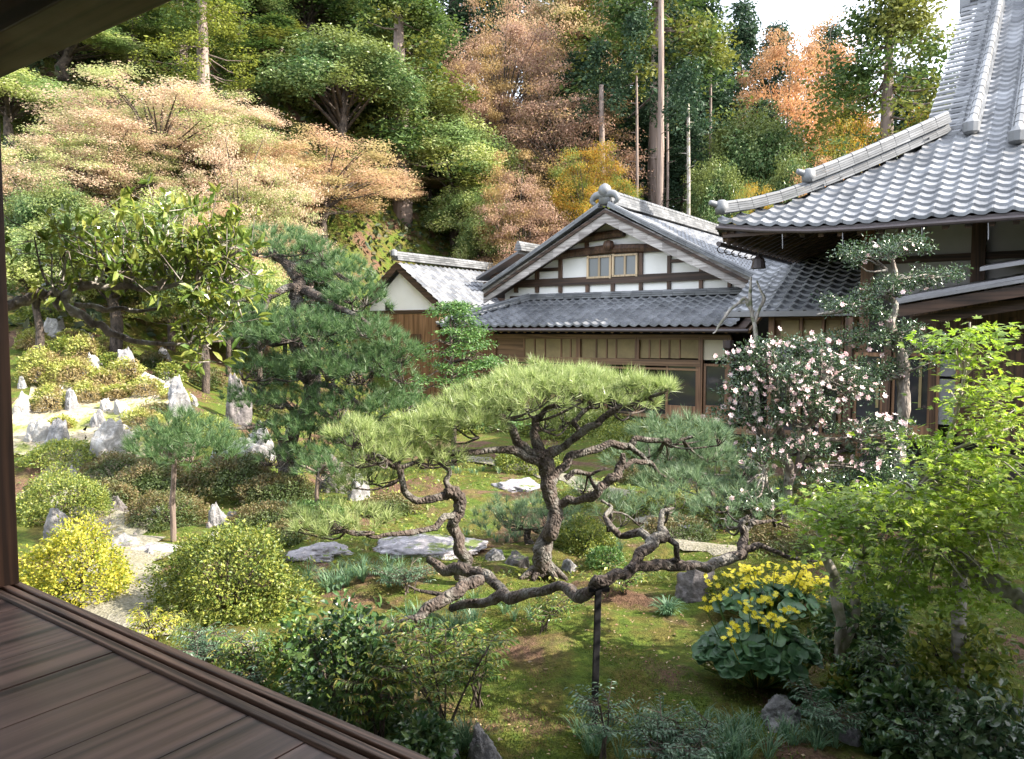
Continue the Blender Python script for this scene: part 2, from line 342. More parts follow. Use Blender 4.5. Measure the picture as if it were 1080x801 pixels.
c = mixc(nt, noise(nt, v, 2, 5), ramp(nt, vo.outputs['Color'], [(.2, (.10, .09, .08)), (.8, (.30, .27, .25))]), (.16, .15, .08))
nt.links.new(c, bs.inputs['Base Color']); bs.inputs['Roughness'].default_value = .9; bump(nt, vo.outputs['Distance'], .6, .02, bs); M['gravel'] = m
m, nt, bs, out = mat_new('pale_soil'); v = coords(nt); n2 = noise(nt, v, 9, 8, .75)
c = mixc(nt, ramp(nt, noise(nt, v, 1.6, 6, .7), [(.5, (0, 0, 0)), (.58, (1, 1, 1))]), ramp(nt, n2, [(.3, (.16, .13, .08)), (.7, (.40, .35, .25))]), ramp(nt, n2, [(.3, (.08, .10, .02)), (.7, (.20, .21, .05))]))
nt.links.new(c, bs.inputs['Base Color']); bs.inputs['Roughness'].default_value = .95; bump(nt, n2, .8, .03, bs); M['soil'] = m
# ---------------- ground ----------------
def axis(lo, hi, near_lo, near_hi, step, far):
    a = list(np.arange(near_lo, near_hi, step)); x = near_lo; s = step; left = []
    while x > lo: s = min(s * 1.12, far); x -= s; left.append(x)
    x = a[-1]; s = step; right = []
    while x < hi: s = min(s * 1.12, far); x += s; right.append(x)
    return np.array(left[::-1] + a + right)
xs = axis(-130, 130, -8, 6, .07, 5); ys = axis(-20, 170, 2.6, 11, .07, 5)
GX, GY = np.meshgrid(xs, ys); nx, ny = len(xs), len(ys)
GZ = hgt(GX, GY)
near = (GY < 16) & (np.abs(GX) < 10)
GZ = GZ + np.where(near, rng.random(GZ.shape) * .012, 0)
def cell(X, Y, s):
    r = np.random.default_rng(5).random((256, 256)); u, v = X * s + 900, Y * s + 900; i, j = np.floor(u).astype(int), np.floor(v).astype(int); f, h_ = u - i, v - j; f = f * f * (3 - 2 * f); h_ = h_ * h_ * (3 - 2 * h_)
    q = lambda a, b: r[a % 256, b % 256]
    return (q(i, j) * (1 - f) + q(i + 1, j) * f) * (1 - h_) + (q(i, j + 1) * (1 - f) + q(i + 1, j + 1) * f) * h_
GZ = GZ + np.where(near, .05 * (cell(GX, GY, 2.1) - .6) + .045 * (cell(GX, GY, 5.3) - .6), 0)
g = MB(); idx = np.arange(nx * ny).reshape(ny, nx)
Q = np.stack([idx[:-1, :-1], idx[:-1, 1:], idx[1:, 1:], idx[1:, :-1]], -1).reshape(-1, 4)
g.add(np.stack([GX.ravel(), GY.ravel(), GZ.ravel()], 1), Q)
tag(g.build('ground', M['ground'], smooth=True), kind='structure')
def path_sheet(pts, w, lift=.045):
    mb = MB(); P = np.array(pts); n = len(P); t = np.linspace(0, n - 1, n * 8); i = np.minimum(t.astype(int), n - 2); f = (t - i)[:, None]
    P = P[i] * (1 - f) + P[i + 1] * f; T = np.gradient(P, axis=0); T /= np.linalg.norm(T, axis=1, keepdims=True); S = np.stack([T[:, 1], -T[:, 0]], 1)
    k = np.linspace(-1, 1, 9); V = []
    wv = w / 2 * np.sin(np.linspace(.25, np.pi - .12, len(P))) ** (.5 if w > 2 else .15) * (1 + (.18 * rng.normal(size=len(P)) if w > 2 else 0) + .25 * np.sin(np.arange(len(P)) * 1.1) + .15 * rng.random(len(P)))
    for j in range(len(P)):
        q = P[j] + S[j] * (k * wv[j])[:, None]; V.append(np.c_[q, hgt(q[:, 0], q[:, 1]) + lift - .03 * k ** 2])
    m = len(P); idx = np.arange(m * 9).reshape(m, 9)
    mb.add(np.concatenate(V), np.stack([idx[:-1, :-1], idx[:-1, 1:], idx[1:, 1:], idx[1:, :-1]], -1).reshape(-1, 4)); return mb
p1 = path_sheet([gnd(x, y)[:2] for x, y in ((135, 680), (130, 640), (122, 605), (128, 580), (112, 556), (95, 535), (70, 520))], .85)
p2 = path_sheet([gnd(x, y)[:2] for x, y in ((780, 585), (725, 575), (700, 562), (688, 545), (660, 525), (600, 505), (540, 492), (480, 478))], .5)
tag(p1.build('path', M['gravel'], smooth=True), kind='structure')
sb_ = path_sheet([gnd(x, y)[:2] for x, y in ((5, 478), (40, 462), (90, 452), (140, 448), (182, 446))], 4.2, .05)
tag(sb_.build('terrain_slope', M['soil'], smooth=True), kind='structure'); tag(p2.build('path', M['gravel'], smooth=True), kind='structure')

# ---------------- building helpers ----------------
def hit(px, py, b):
    r = ray(px, py); t = b / (.578 * r[0] + .816 * r[1]); p = r * t
    return .816 * p[0] - .578 * p[1], HC + p[2]
def rect(mb, px0, px1, py0, py1, b, th=.08, off=0):
    """slab on the wall plane b whose corners were measured in the photograph"""
    a0, _ = hit(px0, 350, b); a1, _ = hit(px1, 350, b); pm = (px0 + px1) / 2
    z1 = hit(pm, py0, b)[1]; z0 = hit(pm, py1, b)[1]; mb.bb(a0, a1, b + off - th, b + off, z0, z1)
def tiles(mb, P0, U, V, nU, nV, zf, inside=None, tw=.29, tl=.24, amp=.03, k=7):
    P0 = np.array(P0, float)
    for j in range(int(nV / tl)):
        for i in range(int(nU / tw)):
            u0, v0 = i * tw, j * tl
            if inside and not inside(u0 + tw / 2, v0 + tl / 2): continue
            t = np.linspace(0, 1.04, k + 1); u = u0 + t * tw
            h = amp * (2.2 * np.cos(np.pi * (t + .08)) ** 4 - .8 + .25 * np.sin(2 * np.pi * t))
            js = (rng.random() - .5) * .008
            rows = []
            for vv, dz in ((v0 - .02, .0), (v0 - .02, .062 + js), (v0 + tl * 1.02, .008)):
                z = np.array([zf(uu, vv) for uu in u])
                rows.append(P0 + np.outer(u, U) + V * vv + np.outer(z + h + dz, UZ))
            n = k + 1; a = np.arange(k)
            Q = np.concatenate([np.stack([r * n + a, r * n + a + 1, (r + 1) * n + a + 1, (r + 1) * n + a], 1) for r in (0, 1)])
            mb.add(np.concatenate(rows), Q)
def ridge(mb, P, w, h, layers=3, cap=.09, seg=.32):
    P = [np.array(p, float) for p in P]
    for p, q in zip(P[:-1], P[1:]):
        L = np.linalg.norm(q - p); n = max(1, int(L / seg)); d = (q - p) / L
        for i in range(n):
            s, e = p + (q - p) * i / n, p + (q - p) * (i + 1) / n - d * .006
            for l in range(layers):
                ww = w * (1 - .16 * l); zz = h * (l + .5) / layers
                mb.bar(s + UZ * (zz + rng.random() * .004), e + UZ * zz, ww, h / layers * .8)
            mb.tube([s + UZ * (h + cap * .3), e + UZ * (h + cap * .3)], [cap, cap * .9], 8)

# ---------------- veranda of the viewing hall (camera stands on it) ----------------
ver = empty('temple_veranda', B(-5, 1.5, 0), 'dark plank veranda with grooved edge rail, corner post and overhanging eave at lower left', 'veranda')
FZ = 1.15
w = MB(); a = -8.6; i = 0
seams = []
while a < 3:
    wd = [.36, .35, .35, .34, .36][i % 5]; seams.append((a, a + wd)); a += wd; i += 1
for (a0, a1) in seams:
    fb = MB(); dz = random.uniform(-.003, .002)
    fb.bb(a0 + .0035, a1 - .0035, -3.5, 1.825, FZ - .05 + dz, FZ - .012 + dz)
    fb.build('floor_board', M['floorwood'], ver, bevel=.0015)
s = MB()
for b0, b1, z in ((1.83, 1.872, .004), (1.876, 1.895, -.014), (1.898, 1.935, .006), (1.938, 1.958, -.012), (1.961, 2.005, .003)):
    s.bb(-8.6, 3, b0, b1, FZ - .06, FZ + z)
s.build('edge_rail', M['sillwood'], ver, bevel=.004)
s = MB(); s.bb(-8.6, 3, -3.5, 1.82, FZ - .10, FZ - .06); s.build('gap_shade_sheet', M['void'], ver)  # dark sheet added so the gaps between boards look shaded
s = MB(); s.bb(-8.6, 3, 1.85, 1.99, FZ - .3, FZ - .065); s.build('edge_beam', M['sillwood'], ver)
s = MB(); s.bb(-5.27, -5.13, 1.85, 1.99, FZ + .0, 4.22); post = s.build('post', M['postwood'], ver, bevel=.006)
s = MB(); s.tube([B(-5.12, 1.9, 3.32), B(-5.10, 1.9, 3.26), B(-5.12, 1.9, 3.2), B(-5.10, 1.9, 3.12)], [.012, .03, .022, .03], 8, .1); s.build('carved_peg', M['wood_tan'], post)
for a_ in (-8.4, -3.2, -1.2, .8, 2.8):
    s = MB(); s.bb(a_ - .07, a_ + .07, 1.84, 1.98, 0, FZ - .31); s.build('floor_strut', M['postwood'], ver)
s = MB(); s.bb(-9, 3.5, 1.72, 2.02, 4.21, 4.42); s.bb(-9, 3.5, 1.66, 1.96, 4.425, 4.50)
s.build('header_beam', M['wood_dark'], ver, bevel=.01)
s = MB()
for zb, b0, b1 in ((4.53, 2.1, 2.16), (4.60, 2.22, 2.3), (4.68, 2.36, 2.42)): s.bb(-9, 3.5, b0, b1, zb, zb + .06)
s.build('eave_moulding', M['wood_dark'], ver)
s = MB()
V = [B(-9, -4, 7.0), B(8, -4, 7.0), B(8, 3.9, 5.68), B(-9, 3.9, 5.68)]  # eave reach lengthened out of view to shade the floor
s.hexa([V[0], V[1], V[2], V[3]] + [v + UZ * .12 for v in V])
V = [B(-.5, 3.905, 5.68), B(8, 3.905, 5.68), B(8, 4.4, 6.05), B(-.5, 4.4, 6.05)]; s.hexa(V + [v + UZ * .10 for v in V]); s.bb(-9, 7, -4, 1.7, 4.51, 4.54)  # unseen flap added beyond the eave to keep sun off the boards
s.build('eave_roof_with_shade_flap', M['wood_dark'], ver)
s = MB(); s.bb(-9, 3.5, -4.1, -4, FZ, 7.2); s.build('back_wall', M['wood_dark'], ver)

# ---------------- gabled main house ----------------
ha, hb = -10.75, 19.9
house = empty('temple_house', B(ha, 22, 0), 'white plastered gabled temple house with dark timbers and grey tiled pent roof', 'building')
def hz(u, v): return 4.02 + .50 * v + .006 * v * v
R1 = MB(); tiles(R1, B(-6.25, 19.8, 0), E2, -E1, 9.9, 4.5, hz, None, .30, .26, .03)
roofR = R1.build('gable_roof', M['tile'], house)
R2 = MB(); tiles(R2, B(-15.25, 29.7, 0), -E2, E1, 9.9, 4.5, hz, None, .30, .26, .03)
R2.build('gable_roof', M['tile'], house)
s = MB()
for sx in (-1, 1):                                             # roof deck under the tiles
    e = ha + sx * 4.45; V = [B(e, 19.85, 3.93), B(ha, 19.85, 6.27), B(ha, 29.7, 6.27), B(e, 29.7, 3.93)]
    s.hexa([v - UZ * .1 for v in V] + V)
s.build('roof_deck', M['wood_dark'], house)
s = MB(); ridge(s, [B(ha, 19.95, 6.42), B(ha, 29.7, 6.42)], .42, .34, 4, .10); rg = s.build('ridge', M['ridge'], roofR)
s = MB(); c = B(ha, 19.86, 6.4)
s.lathe(c + UZ * .42, [(.06, -.2), (.17, -.12), (.20, 0), (.15, .12), (.04, .19)], 12)
for sx in (-1, 1):
    s.tube([c + UZ * .3, c + E1 * sx * .3 + UZ * .28, c + E1 * sx * .42 + UZ * .12, c + E1 * sx * .3 + UZ * .02], [.12, .11, .08, .04], 8, 0, 3)
s.bar(c + UZ * .02, c + UZ * .5, .34, .12, E2); s.build('ridge_ornament', M['ridge'], roofR, smooth=True)
for sx in (-1, 1):
    s = MB(); n = 10
    for i in range(n):
        t0, t1 = i / n, (i + 1) / n
        f = lambda t: (ha + sx * 4.5 * t, 6.32 - (.50 * 4.5 * t + .012 * 16 * (t * (1 - t)) * .6) - .0 * t)
        (a0, z0), (a1, z1) = f(t0), f(t1)
        s.hexa([B(a0, hb - .0, z0 - .44), B(a1, hb - .0, z1 - .44), B(a1, hb + .07, z1 - .44), B(a0, hb + .07, z0 - .44), B(a0, hb - .0, z0 - .02), B(a1, hb - .0, z1 - .02), B(a1, hb + .07, z1 - .02), B(a0, hb + .07, z0 - .02)])
    s.build('bargeboard', M['wood_grey'], house)
    s = MB()
    ridge(s, [B(ha + sx * (.15 + 4.3 * t), 19.82, hz(0, 4.3 - 4.3 * t) - .02 + .05) for t in np.linspace(0, 1, 5)], .2, .10, 2, .06, .28)
    s.build('verge_tiles', M['ridge'], house)
# gable wall with timber frame (plane b = 20.7)
gb = 20.7
s = MB(); zl = 3.5
tri = [B(ha - 4.2, gb, zl), B(ha + 4.2, gb, zl), B(ha + 4.2, gb, 4.0), B(ha, gb, 6.2), B(ha - 4.2, gb, 4.0)]
s.add(tri + [t + E2 * .1 for t in tri], [(0, 1, 2, 3, 4), (9, 8, 7, 6, 5)]); s.build('gable_wall', M['plaster'], house)
s = MB(); rect(s, 512, 790, 291, 299.5, gb, .10, -.005); s.build('tie_beam', M['wood_dark'], house)
s = MB(); rect(s, 540, 775, 309, 314, gb, .12, -.006); s.build('tie_beam', M['wood_dark'], house)
a0, z0 = hit(586, 271, gb); a1, z1 = hit(697, 262, gb)
s = MB(); s.tube([B(a0 - .1, gb - .1, z0), B((a0 + a1) / 2, gb - .1, (z0 + z1) / 2 + .08), B(a1 + .15, gb - .1, z1)], [.13, .14, .12], 8, .05, 4); s.build('log_beam', M['wood_darkz'], house)
a0, z0 = hit(612, 253, gb); a1, z1 = hit(660, 246, gb)
s = MB(); s.tube([B(a0, gb - .1, z0), B(a1, gb - .1, z1)], [.13, .13], 8, .05); s.build('log_beam', M['wood_darkz'], house)
a0, z0 = hit(646, 260, gb); s = MB(); s.lathe(B(a0, gb - .25, z0 - .15), [(.02, 0), (.13, .03), (.18, .14), (.14, .27), (.03, .31)], 10); s.build('round_boss', M['wood_darkz'], house, smooth=True)
for px, y0, y1 in ((567, 286, 309), (591.5, 271, 309), (620, 299, 309), (646.5, 299, 309), (676, 264, 309), (705.5, 270, 309), (739, 283, 309), (769, 290, 309), (619, 255, 262), (545, 298, 309)):
    s = MB(); rect(s, px - 1.8, px + 1.8, y0, y1, gb, .07, -.004); s.build('wall_post', M['wood_darkz'], house)
for p0, p1, y in ((556, 592, 285), (706, 741, 275)):
    s = MB(); rect(s, p0, p1, y - 1.8, y + 1.8, gb, .06, -.003); s.build('tie_beam', M['wood_dark'], house)
for p0, p1 in ((620.5, 646), (647, 673.5)):
    fr = MB(); y0, y1 = (270.5, 294) if p0 < 630 else (268.5, 292)
    rect(fr, p0, p1, y0, y0 + 2, gb, .12, -.02); rect(fr, p0, p1, y1 - 2, y1, gb, .12, -.02)
    rect(fr, p0, p0 + 2, y0, y1, gb, .115, -.022); rect(fr, p1 - 2, p1, y0, y1, gb, .115, -.022); rect(fr, (p0 + p1) / 2 - 1, (p0 + p1) / 2 + 1, y0, y1, gb, .11, -.024)
    wf = fr.build('window', M['wood_tan'], house)
    pn = MB(); rect(pn, p0 + 1.5, p1 - 1.5, y0 + 1.5, y1 - 1.5, gb, .03, -.06); pn.build('pane', M['frost'], wf)
# pent roof
pe = 18.5; pL, pR = -15.9, -6.1
def pz(u, v): return 2.86 + .40 * v + .0 * u
def pin(u, v): return (u > v * .95)
s = MB(); tiles(s, B(pL, pe, 0), E1, E2, pR - pL, 2.3, pz, pin, .29, .24, .03)
pent = s.build('pent_roof', M['tile_dark'], house)
s = MB(); tiles(s, B(pL, pe + 4, 0), -E2, E1, 4.0, 2.2, pz, lambda u, v: u < 4 - v * .95, .29, .24, .03); s.build('pent_roof', M['tile_dark'], house)
s = MB(); V = [B(pL, pe + .03, 2.80), B(pR, pe + .03, 2.80), B(pR, gb, 3.66), B(pL + 2.1, gb, 3.66)]; s.hexa([v - UZ * .07 for v in V] + V)
V = [B(pL + .03, pe, 2.80), B(pL + 2.1, gb, 3.66), B(pL + 2.1, gb + 3, 3.66), B(pL + .03, gb + 3, 2.8)]; s.hexa([v - UZ * .06 for v in V] + V)
s.build('roof_deck', M['wood_dark'], house)
s = MB(); ridge(s, [B(pL + .1, pe + .1, 2.95), B(pL + 2.05, gb - .15, 3.72)], .22, .14, 2, .07); ridge(s, [B(pL + 2.05, gb - .12, 3.72), B(pR - .1, gb - .12, 3.72)], .24, .12, 2, .06)
s.build('ridge', M['ridge'], pent)
s = MB()
for i in range(34): a_ = pL + .3 + i * .29; s.bar(B(a_, pe + .06, 2.70), B(a_, 19.5, 3.08), .07, .08)
s.build('rafters', M['wood_brown'], house)
s = MB(); s.tube([B(pL + .2, pe - .06, 2.76), B(pR + .1, pe - .06, 2.72)], [.045, .045], 8); gut = s.build('gutter', M['gutter'], house)
a0, z0 = hit(769, 366, pe); s = MB(); s.lathe(B(a0, pe - .06, z0 - .14), [(.05, 0), (.07, .05), (.13, .12), (.14, .3)], 8); s.tube([B(a0, pe - .06, z0 - .1), B(a0 + .15, pe + .1, z0 - .35), B(a0 + .5, pe + .6, z0 - .55)], [.05, .05, .05], 8, 0, 3); s.build('hopper', M['gutter'], gut)
# front wall below (plane b = 19.5)
wb = 19.5
s = MB(); a0, _ = hit(521, 350, wb); a1, _ = hit(800, 350, wb)
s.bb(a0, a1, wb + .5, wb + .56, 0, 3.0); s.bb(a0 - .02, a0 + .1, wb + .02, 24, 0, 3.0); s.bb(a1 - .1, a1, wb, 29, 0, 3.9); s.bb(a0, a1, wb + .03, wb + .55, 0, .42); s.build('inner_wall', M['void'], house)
s = MB(); rect(s, 521, 772, 353, 358, wb, .12); rect(s, 521, 741, 377.5, 384, wb, .14); rect(s, 521, 741, 386, 388, wb, .1); s.build('lintel', M['wood_brown'], house)
s = MB(); s.bb(a0, a1, wb - .35, wb + .02, .34, .42); s.build('sill', M['wood_brown'], house)
edges = [523, 554, 576, 593, 612, 630, 651, 674, 697, 718, 739]
for i, (p0, p1) in enumerate(zip(edges[:-1], edges[1:])):
    s = MB(); rect(s, p0, p1, 357.5, 378, wb, .03, -.01); s.build('transom_panel', M['shoji'] if i > 0 else M['wood_brown'], house)
for e in edges + [565, 603, 641, 686, 707]:
    s = MB(); rect(s, e - .7, e + .7, 357, 378, wb, .05, -.02); s.build('transom_bar', M['wood_brownz'], house)
for px in (523, 612, 674, 741, 771):
    s = MB(); rect(s, px - 2.2, px + 2.2, 356, 441, wb, .14, .01); s.build('post', M['wood_brownz'], house)
s = MB(); rect(s, 743, 770, 357, 380, wb, .05, -.01); s.build('wall_panel', M['cream'], house)
for p0, p1, m_ in ((525, 545, 'wood_brownz'), (546, 566, 'wood_brownz'), (567, 588, 'wood_brownz'), (589, 610, 'wood_brownz')):
    s = MB(); rect(s, p0, p1, 388, 441, wb, .03, -.03); 
    for x in (p0, (p0 + p1) / 2 - 1, p1 - 2): rect(s, x, x + 2, 388, 441, wb, .03, -.06)
    s.build('door_panel', M[m_], house)
for p0, p1 in ((614, 642), (704, 738), (744, 769)):
    s = MB(); y0 = 384
    for x in (p0, p1 - 2.5): rect(s, x, x + 2.5, y0, 441, wb, .06, -.02)
    rect(s, p0, p1, y0, y0 + 2.5, wb, .055, -.022); rect(s, p0, p1, 428, 441, wb, .055, -.022)
    d = s.build('glass_door', M['wood_brownz'], house)
    s = MB(); rect(s, p0 + 2, p1 - 2, y0 + 2, 429, wb, .015, -.04); s.build('pane', M['glass'], d)

# ---------------- small gabled house at the left ----------------
sa, sb = -21.3, 22.0
sh = empty('storehouse', B(sa, 24, 0), 'small white gabled storehouse with steep grey tile roof behind the big pine', 'building')
def shz(u, v): return 3.82 + .74 * v
s = MB(); tiles(s, B(sa + 2.25, sb, 0), E2, -E1, 11, 2.3, shz, None, .30, .27, .03); sr = s.build('roof', M['tile'], sh)
s = MB(); tiles(s, B(sa - 2.25, sb + 11, 0), -E2, E1, 11, 2.3, shz, None, .30, .27, .03); s.build('roof', M['tile'], sh)
s = MB(); ridge(s, [B(sa, sb + .05, 5.52), B(sa, sb + 11, 5.52)], .35, .26, 3, .09); s.lathe(B(sa, sb, 5.6), [(.05, 0), (.16, .1), (.13, .3), (.03, .36)], 10); s.build('ridge', M['ridge'], sr)
s = MB()
for sx in (-1, 1):
    s.hexa([B(sa, sb + .1, 5.15), B(sa + sx * 2.3, sb + .1, 3.45), B(sa + sx * 2.3, sb + .17, 3.45), B(sa, sb + .17, 5.15), B(sa, sb + .1, 5.46), B(sa + sx * 2.3, sb + .1, 3.74), B(sa + sx * 2.3, sb + .17, 3.74), B(sa, sb + .17, 5.46)])
s.build('bargeboard', M['wood_dark'], sh)
s = MB(); tri = [B(sa - 1.9, sb + .5, 0), B(sa + 1.9, sb + .5, 0), B(sa + 1.9, sb + .5, 3.7), B(sa, sb + .5, 5.2), B(sa - 1.9, sb + .5, 3.7)]
bk = [t + E2 * 10 for t in tri]; s.add(tri + bk, [(0, 1, 2, 3, 4), (9, 8, 7, 6, 5), (1, 6, 7, 2), (0, 4, 9, 5)]); s.build('wall', M['plaster'], sh)
s = MB(); s.bb(sa - 1.95, sa + 1.95, sb + .42, sb + .49, 3.42, 3.56); s.build('tie_beam', M['wood_dark'], sh)
s = MB(); s.bb(sa - 1.93, sa + 1.93, sb + .44, sb + .48, 0, 3.41); s.bb(sa + 1.905, sa + 1.94, sb + .49, sb + 10, 0, 3.5); s.build('board_cladding', M['wood_brownz'], sh)
for a_ in (-1.6, -.6, .5): s = MB(); s.bb(sa + a_, sa + a_ + .5, sb + .39, sb + .43, .9 + (a_ > 0) * 1.0, 2.6); s.build('shutter', M['wood_darkz'], sh)
s = MB(); s.bb(sa - .9, sa - .55, sb + .38, sb + .49, 3.57, 3.80); s.build('vent', M['void'], sh)
# connecting wing between storehouse and house
wing = empty('low_wing', B(-17.5, 23, 0), 'low dark wood wing with grey tiled roof joining the storehouse to the gabled house', 'building')
s = MB(); tiles(s, B(-19.4, 22.3, 0), E1, E2, 4.6, 2.2, lambda u, v: 3.0 + .4 * v, None, .3, .26, .03); s.build('roof', M['tile'], wing)
s = MB(); s.bb(-19.3, -15.2, 23, 26, 0, 2.95); s.build('wall', M['wood_brownz'], wing)
s = MB(); V = [B(-19.4, 22.32, 2.93), B(-14.9, 22.32, 2.93), B(-14.9, 24.5, 3.81), B(-19.4, 24.5, 3.81)]; s.hexa([v - UZ * .06 for v in V] + V); s.build('roof_deck', M['wood_dark'], wing)
a0, z0 = hit(545, 268, 26.0)
bo = empty('rear_roof', B(a0, 26.5, 0), 'small dark roof with pale ridge tile poking out left of the white gable', 'building')
s = MB(); s.bb(a0 - 1.6, a0 + .3, 26.3, 28, 0, z0 - .7); s.build('wall', M['wood_dark'], bo)
s = MB(); V = [B(a0 + .2, 25.8, z0 + .1), B(a0 + .2, 29, z0 + .1), B(a0 - 2, 29, z0 - .9), B(a0 - 2, 25.8, z0 - .9)]; s.hexa([v - UZ * .12 for v in V] + V); rr = s.build('roof', M['tile_dark'], bo)
s = MB(); ridge(s, [B(a0 + .2, 25.8, z0 + .1), B(a0 + .2, 29, z0 + .1)], .35, .3, 3, .08); s.build('ridge', M['ridge'], rr)

# ---------------- corridor between house and hall ----------------
cor = empty('corridor_house', B(-4.6, 18.6, 0), 'low corridor wing with tiled roof and tan panels joining gabled house and hall', 'building')
cb = 17.4
s = MB(); tiles(s, B(-6.15, cb, 0), E1, E2, 3.5, 2.9, lambda u, v: 3.16 + .50 * v, None, .29, .24, .028); cr = s.build('roof', M['tile'], cor)
s = MB(); V = [B(-6.2, cb + .02, 3.10), B(-2.6, cb + .02, 3.10), B(-2.6, 20.4, 4.56), B(-6.2, 20.4, 4.56)]; s.hexa([v - UZ * .08 for v in V] + V); s.build('roof_deck', M['wood_dark'], cor)
s = MB(); s.bb(-6.22, -2.7, cb - .1, cb, 3.04, 3.16); s.build('gutter', M['lead'], cor)
s = MB(); ridge(s, [B(-6.2, 20.3, 4.55), B(-2.6, 20.3, 4.55)], .3, .2, 2, .08); s.build('ridge', M['ridge'], cr)
wb2 = 18.0
s = MB(); a0, _ = hit(811, 350, wb2); s.bb(a0, -2.6, wb2 + .01, wb2 + .1, 2.45, 3.05); s.bb(a0, -2.6, wb2 + .3, wb2 + .35, 0, 3.0); s.build('wall', M['wood_brown'], cor)
for p0, p1 in ((824, 843), (847, 867), (871, 888), (890, 904)):
    s = MB(); rect(s, p0, p1, 338, 359, wb2, .03); s.build('window_panel', M['shoji'], cor)
s = MB(); rect(s, 812, 912, 334, 338, wb2, .07); rect(s, 812, 912, 359, 364, wb2, .07); s.build('lintel', M['wood_brown'], cor)
for px in (815, 846, 869, 889, 910):
    s = MB(); rect(s, px - (3 if px in (815, 910) else 1.5), px + (3 if px in (815, 910) else 1.5), 334, 470, wb2, .10, -.01); s.build('post', M['wood_brownz'], cor)
for p0, p1 in ((818, 838), (840, 860), (862, 884)):
    s = MB(); rect(s, p0, p1, 364, 466, wb2, .02, .03); s.build('pane', M['glass'], cor)
s = MB(); s.bb(-6, -2.6, wb2 - .5, wb2 + .3, .3, .42); s.build('sill', M['wood_brown'], cor)

# ---------------- big hall at the right ----------------
hall = empty('main_hall', B(1, 20, 0), 'large temple hall with sweeping grey tiled roof and stacked hip ridge at right', 'building')
Ca, Cb, Lh = -5.38, 14.57, 17.0
def lift(u): return .22 * max(0, 1 - u / 2.6) ** 2
def bz(v): return 4.62 + .56 * v + .0115 * v * v
def bzf(u, v): return bz(v) + lift(max(u, 0)) * max(0, 1 - v / 3.5)
def hin(u, v): return (u > v if v < 3.4 else u > 3.4 - .55 * 0)
s = MB(); tiles(s, B(Ca, Cb, 0), E1, E2, Lh, 10.9, bzf, hin, .285, .24, .023, 8); hr = s.build('front_roof', M['tile'], hall)
s = MB(); tiles(s, B(Ca, Cb + 21.8, 0), -E2, E1, 21.8, 3.4, lambda u, v: bz(v), lambda u, v: v < u < 21.8 - v, .33, .27, .04); s.build('side_roof', M['tile'], hall)
s = MB()
vs = np.linspace(0, 10.9, 12)
for v0, v1 in zip(vs[:-1], vs[1:]):
    l0, l1 = min(v0, 3.4), min(v1, 3.4)
    V = [B(Ca + l0 + .08, Cb + v0 + .05, bz(v0) - .03), B(Ca + Lh, Cb + v0 + .05, bz(v0) - .03), B(Ca + Lh, Cb + v1 + .05, bz(v1) - .03), B(Ca + l1 + .08, Cb + v1 + .05, bz(v1) - .03)]
    s.hexa([v - UZ * .06 for v in V] + V)
    V = [B(Ca + l0 + .08, Cb + 21.8 - v0, bz(v0) - .03), B(Ca + l1 + .08, Cb + 21.8 - v1, bz(v1) - .03), B(Ca + Lh, Cb + 21.8 - v1, bz(v1) - .03), B(Ca + Lh, Cb + 21.8 - v0, bz(v0) - .03)]
    s.hexa([v - UZ * .06 for v in V] + V)
V = [B(Ca + .08, Cb + .05, bz(0) - .05), B(Ca + 3.4, Cb + 3.4, bz(3.4) - .05), B(Ca + 3.4, Cb + 18.4, bz(3.4) - .05), B(Ca + .08, Cb + 21.7, bz(0) - .05)]; s.hexa([v - UZ * .06 for v in V] + V)
s.build('roof_deck', M['wood_dark'], hall)
# hip ridge in two steps
s = MB(); hp = [B(Ca + t, Cb + t, bzf(t, t) + .04 + .22 * max(0, 1 - t / 1.1) ** 2 * .5) for t in np.linspace(.05, 3.5, 9)]
ridge(s, hp, .28, .17, 4, .055, .3); ridge(s, [p + UZ * .19 for p in hp[3:]], .26, .18, 4, .065, .3)
hipr = s.build('hip_ridge', M['ridge'], hr)
for p in (hp[0], hp[3] + UZ * .2):
    s = MB(); s.lathe(p + UZ * .1, [(.03, -.11), (.12, -.10), (.14, 0), (.12, .13), (.05, .17)], 10); s.tube([p - (E1 + E2) * .04 + UZ * .15, p - (E1 + E2) * .12 + UZ * .19, p - (E1 + E2) * .18 + UZ * .21], [.07, .065, .05], 8, 0, 3); s.build('ridge_end_tile', M['ridge'], hr, smooth=True)
# verge rows and descending ridges
s = MB()
for v in np.arange(3.4, 10.9, .27):
    s.hexa([B(Ca + 3.05, Cb + v - .03, bz(v) + .0), B(Ca + 3.75, Cb + v - .03, bz(v) + .03), B(Ca + 3.75, Cb + v + .28, bz(v + .27) + .0), B(Ca + 3.05, Cb + v + .28, bz(v + .27) - .03),
            B(Ca + 3.05, Cb + v - .03, bz(v) + .05), B(Ca + 3.75, Cb + v - .03, bz(v) + .10), B(Ca + 3.75, Cb + v + .28, bz(v + .27) + .03), B(Ca + 3.05, Cb + v + .28, bz(v + .27) - .0)])
s.build('verge_tiles', M['tile'], hall)
for off, v0 in ((3.95, 3.3), (4.75, 2.6)):
    s = MB(); pts = [B(Ca + off, Cb + v, bz(v) + .05) for v in np.linspace(v0, 10.8, 12)]
    ridge(s, pts, .26, .16, 3, .09, .3); s.lathe(pts[0] - E2 * .05 + UZ * .0, [(.05, -.03), (.15, .02), (.16, .2), (.06, .3)], 10); s.build('descending_ridge', M['ridge'], hr)
s = MB(); ridge(s, [B(Ca + 3.2, Cb + 10.9, bz(10.9) - .1), B(Ca + Lh, Cb + 10.9, bz(10.9) - .1)], .7, .95, 6, .16, .4); s.build('main_ridge', M['ridge'], hr)
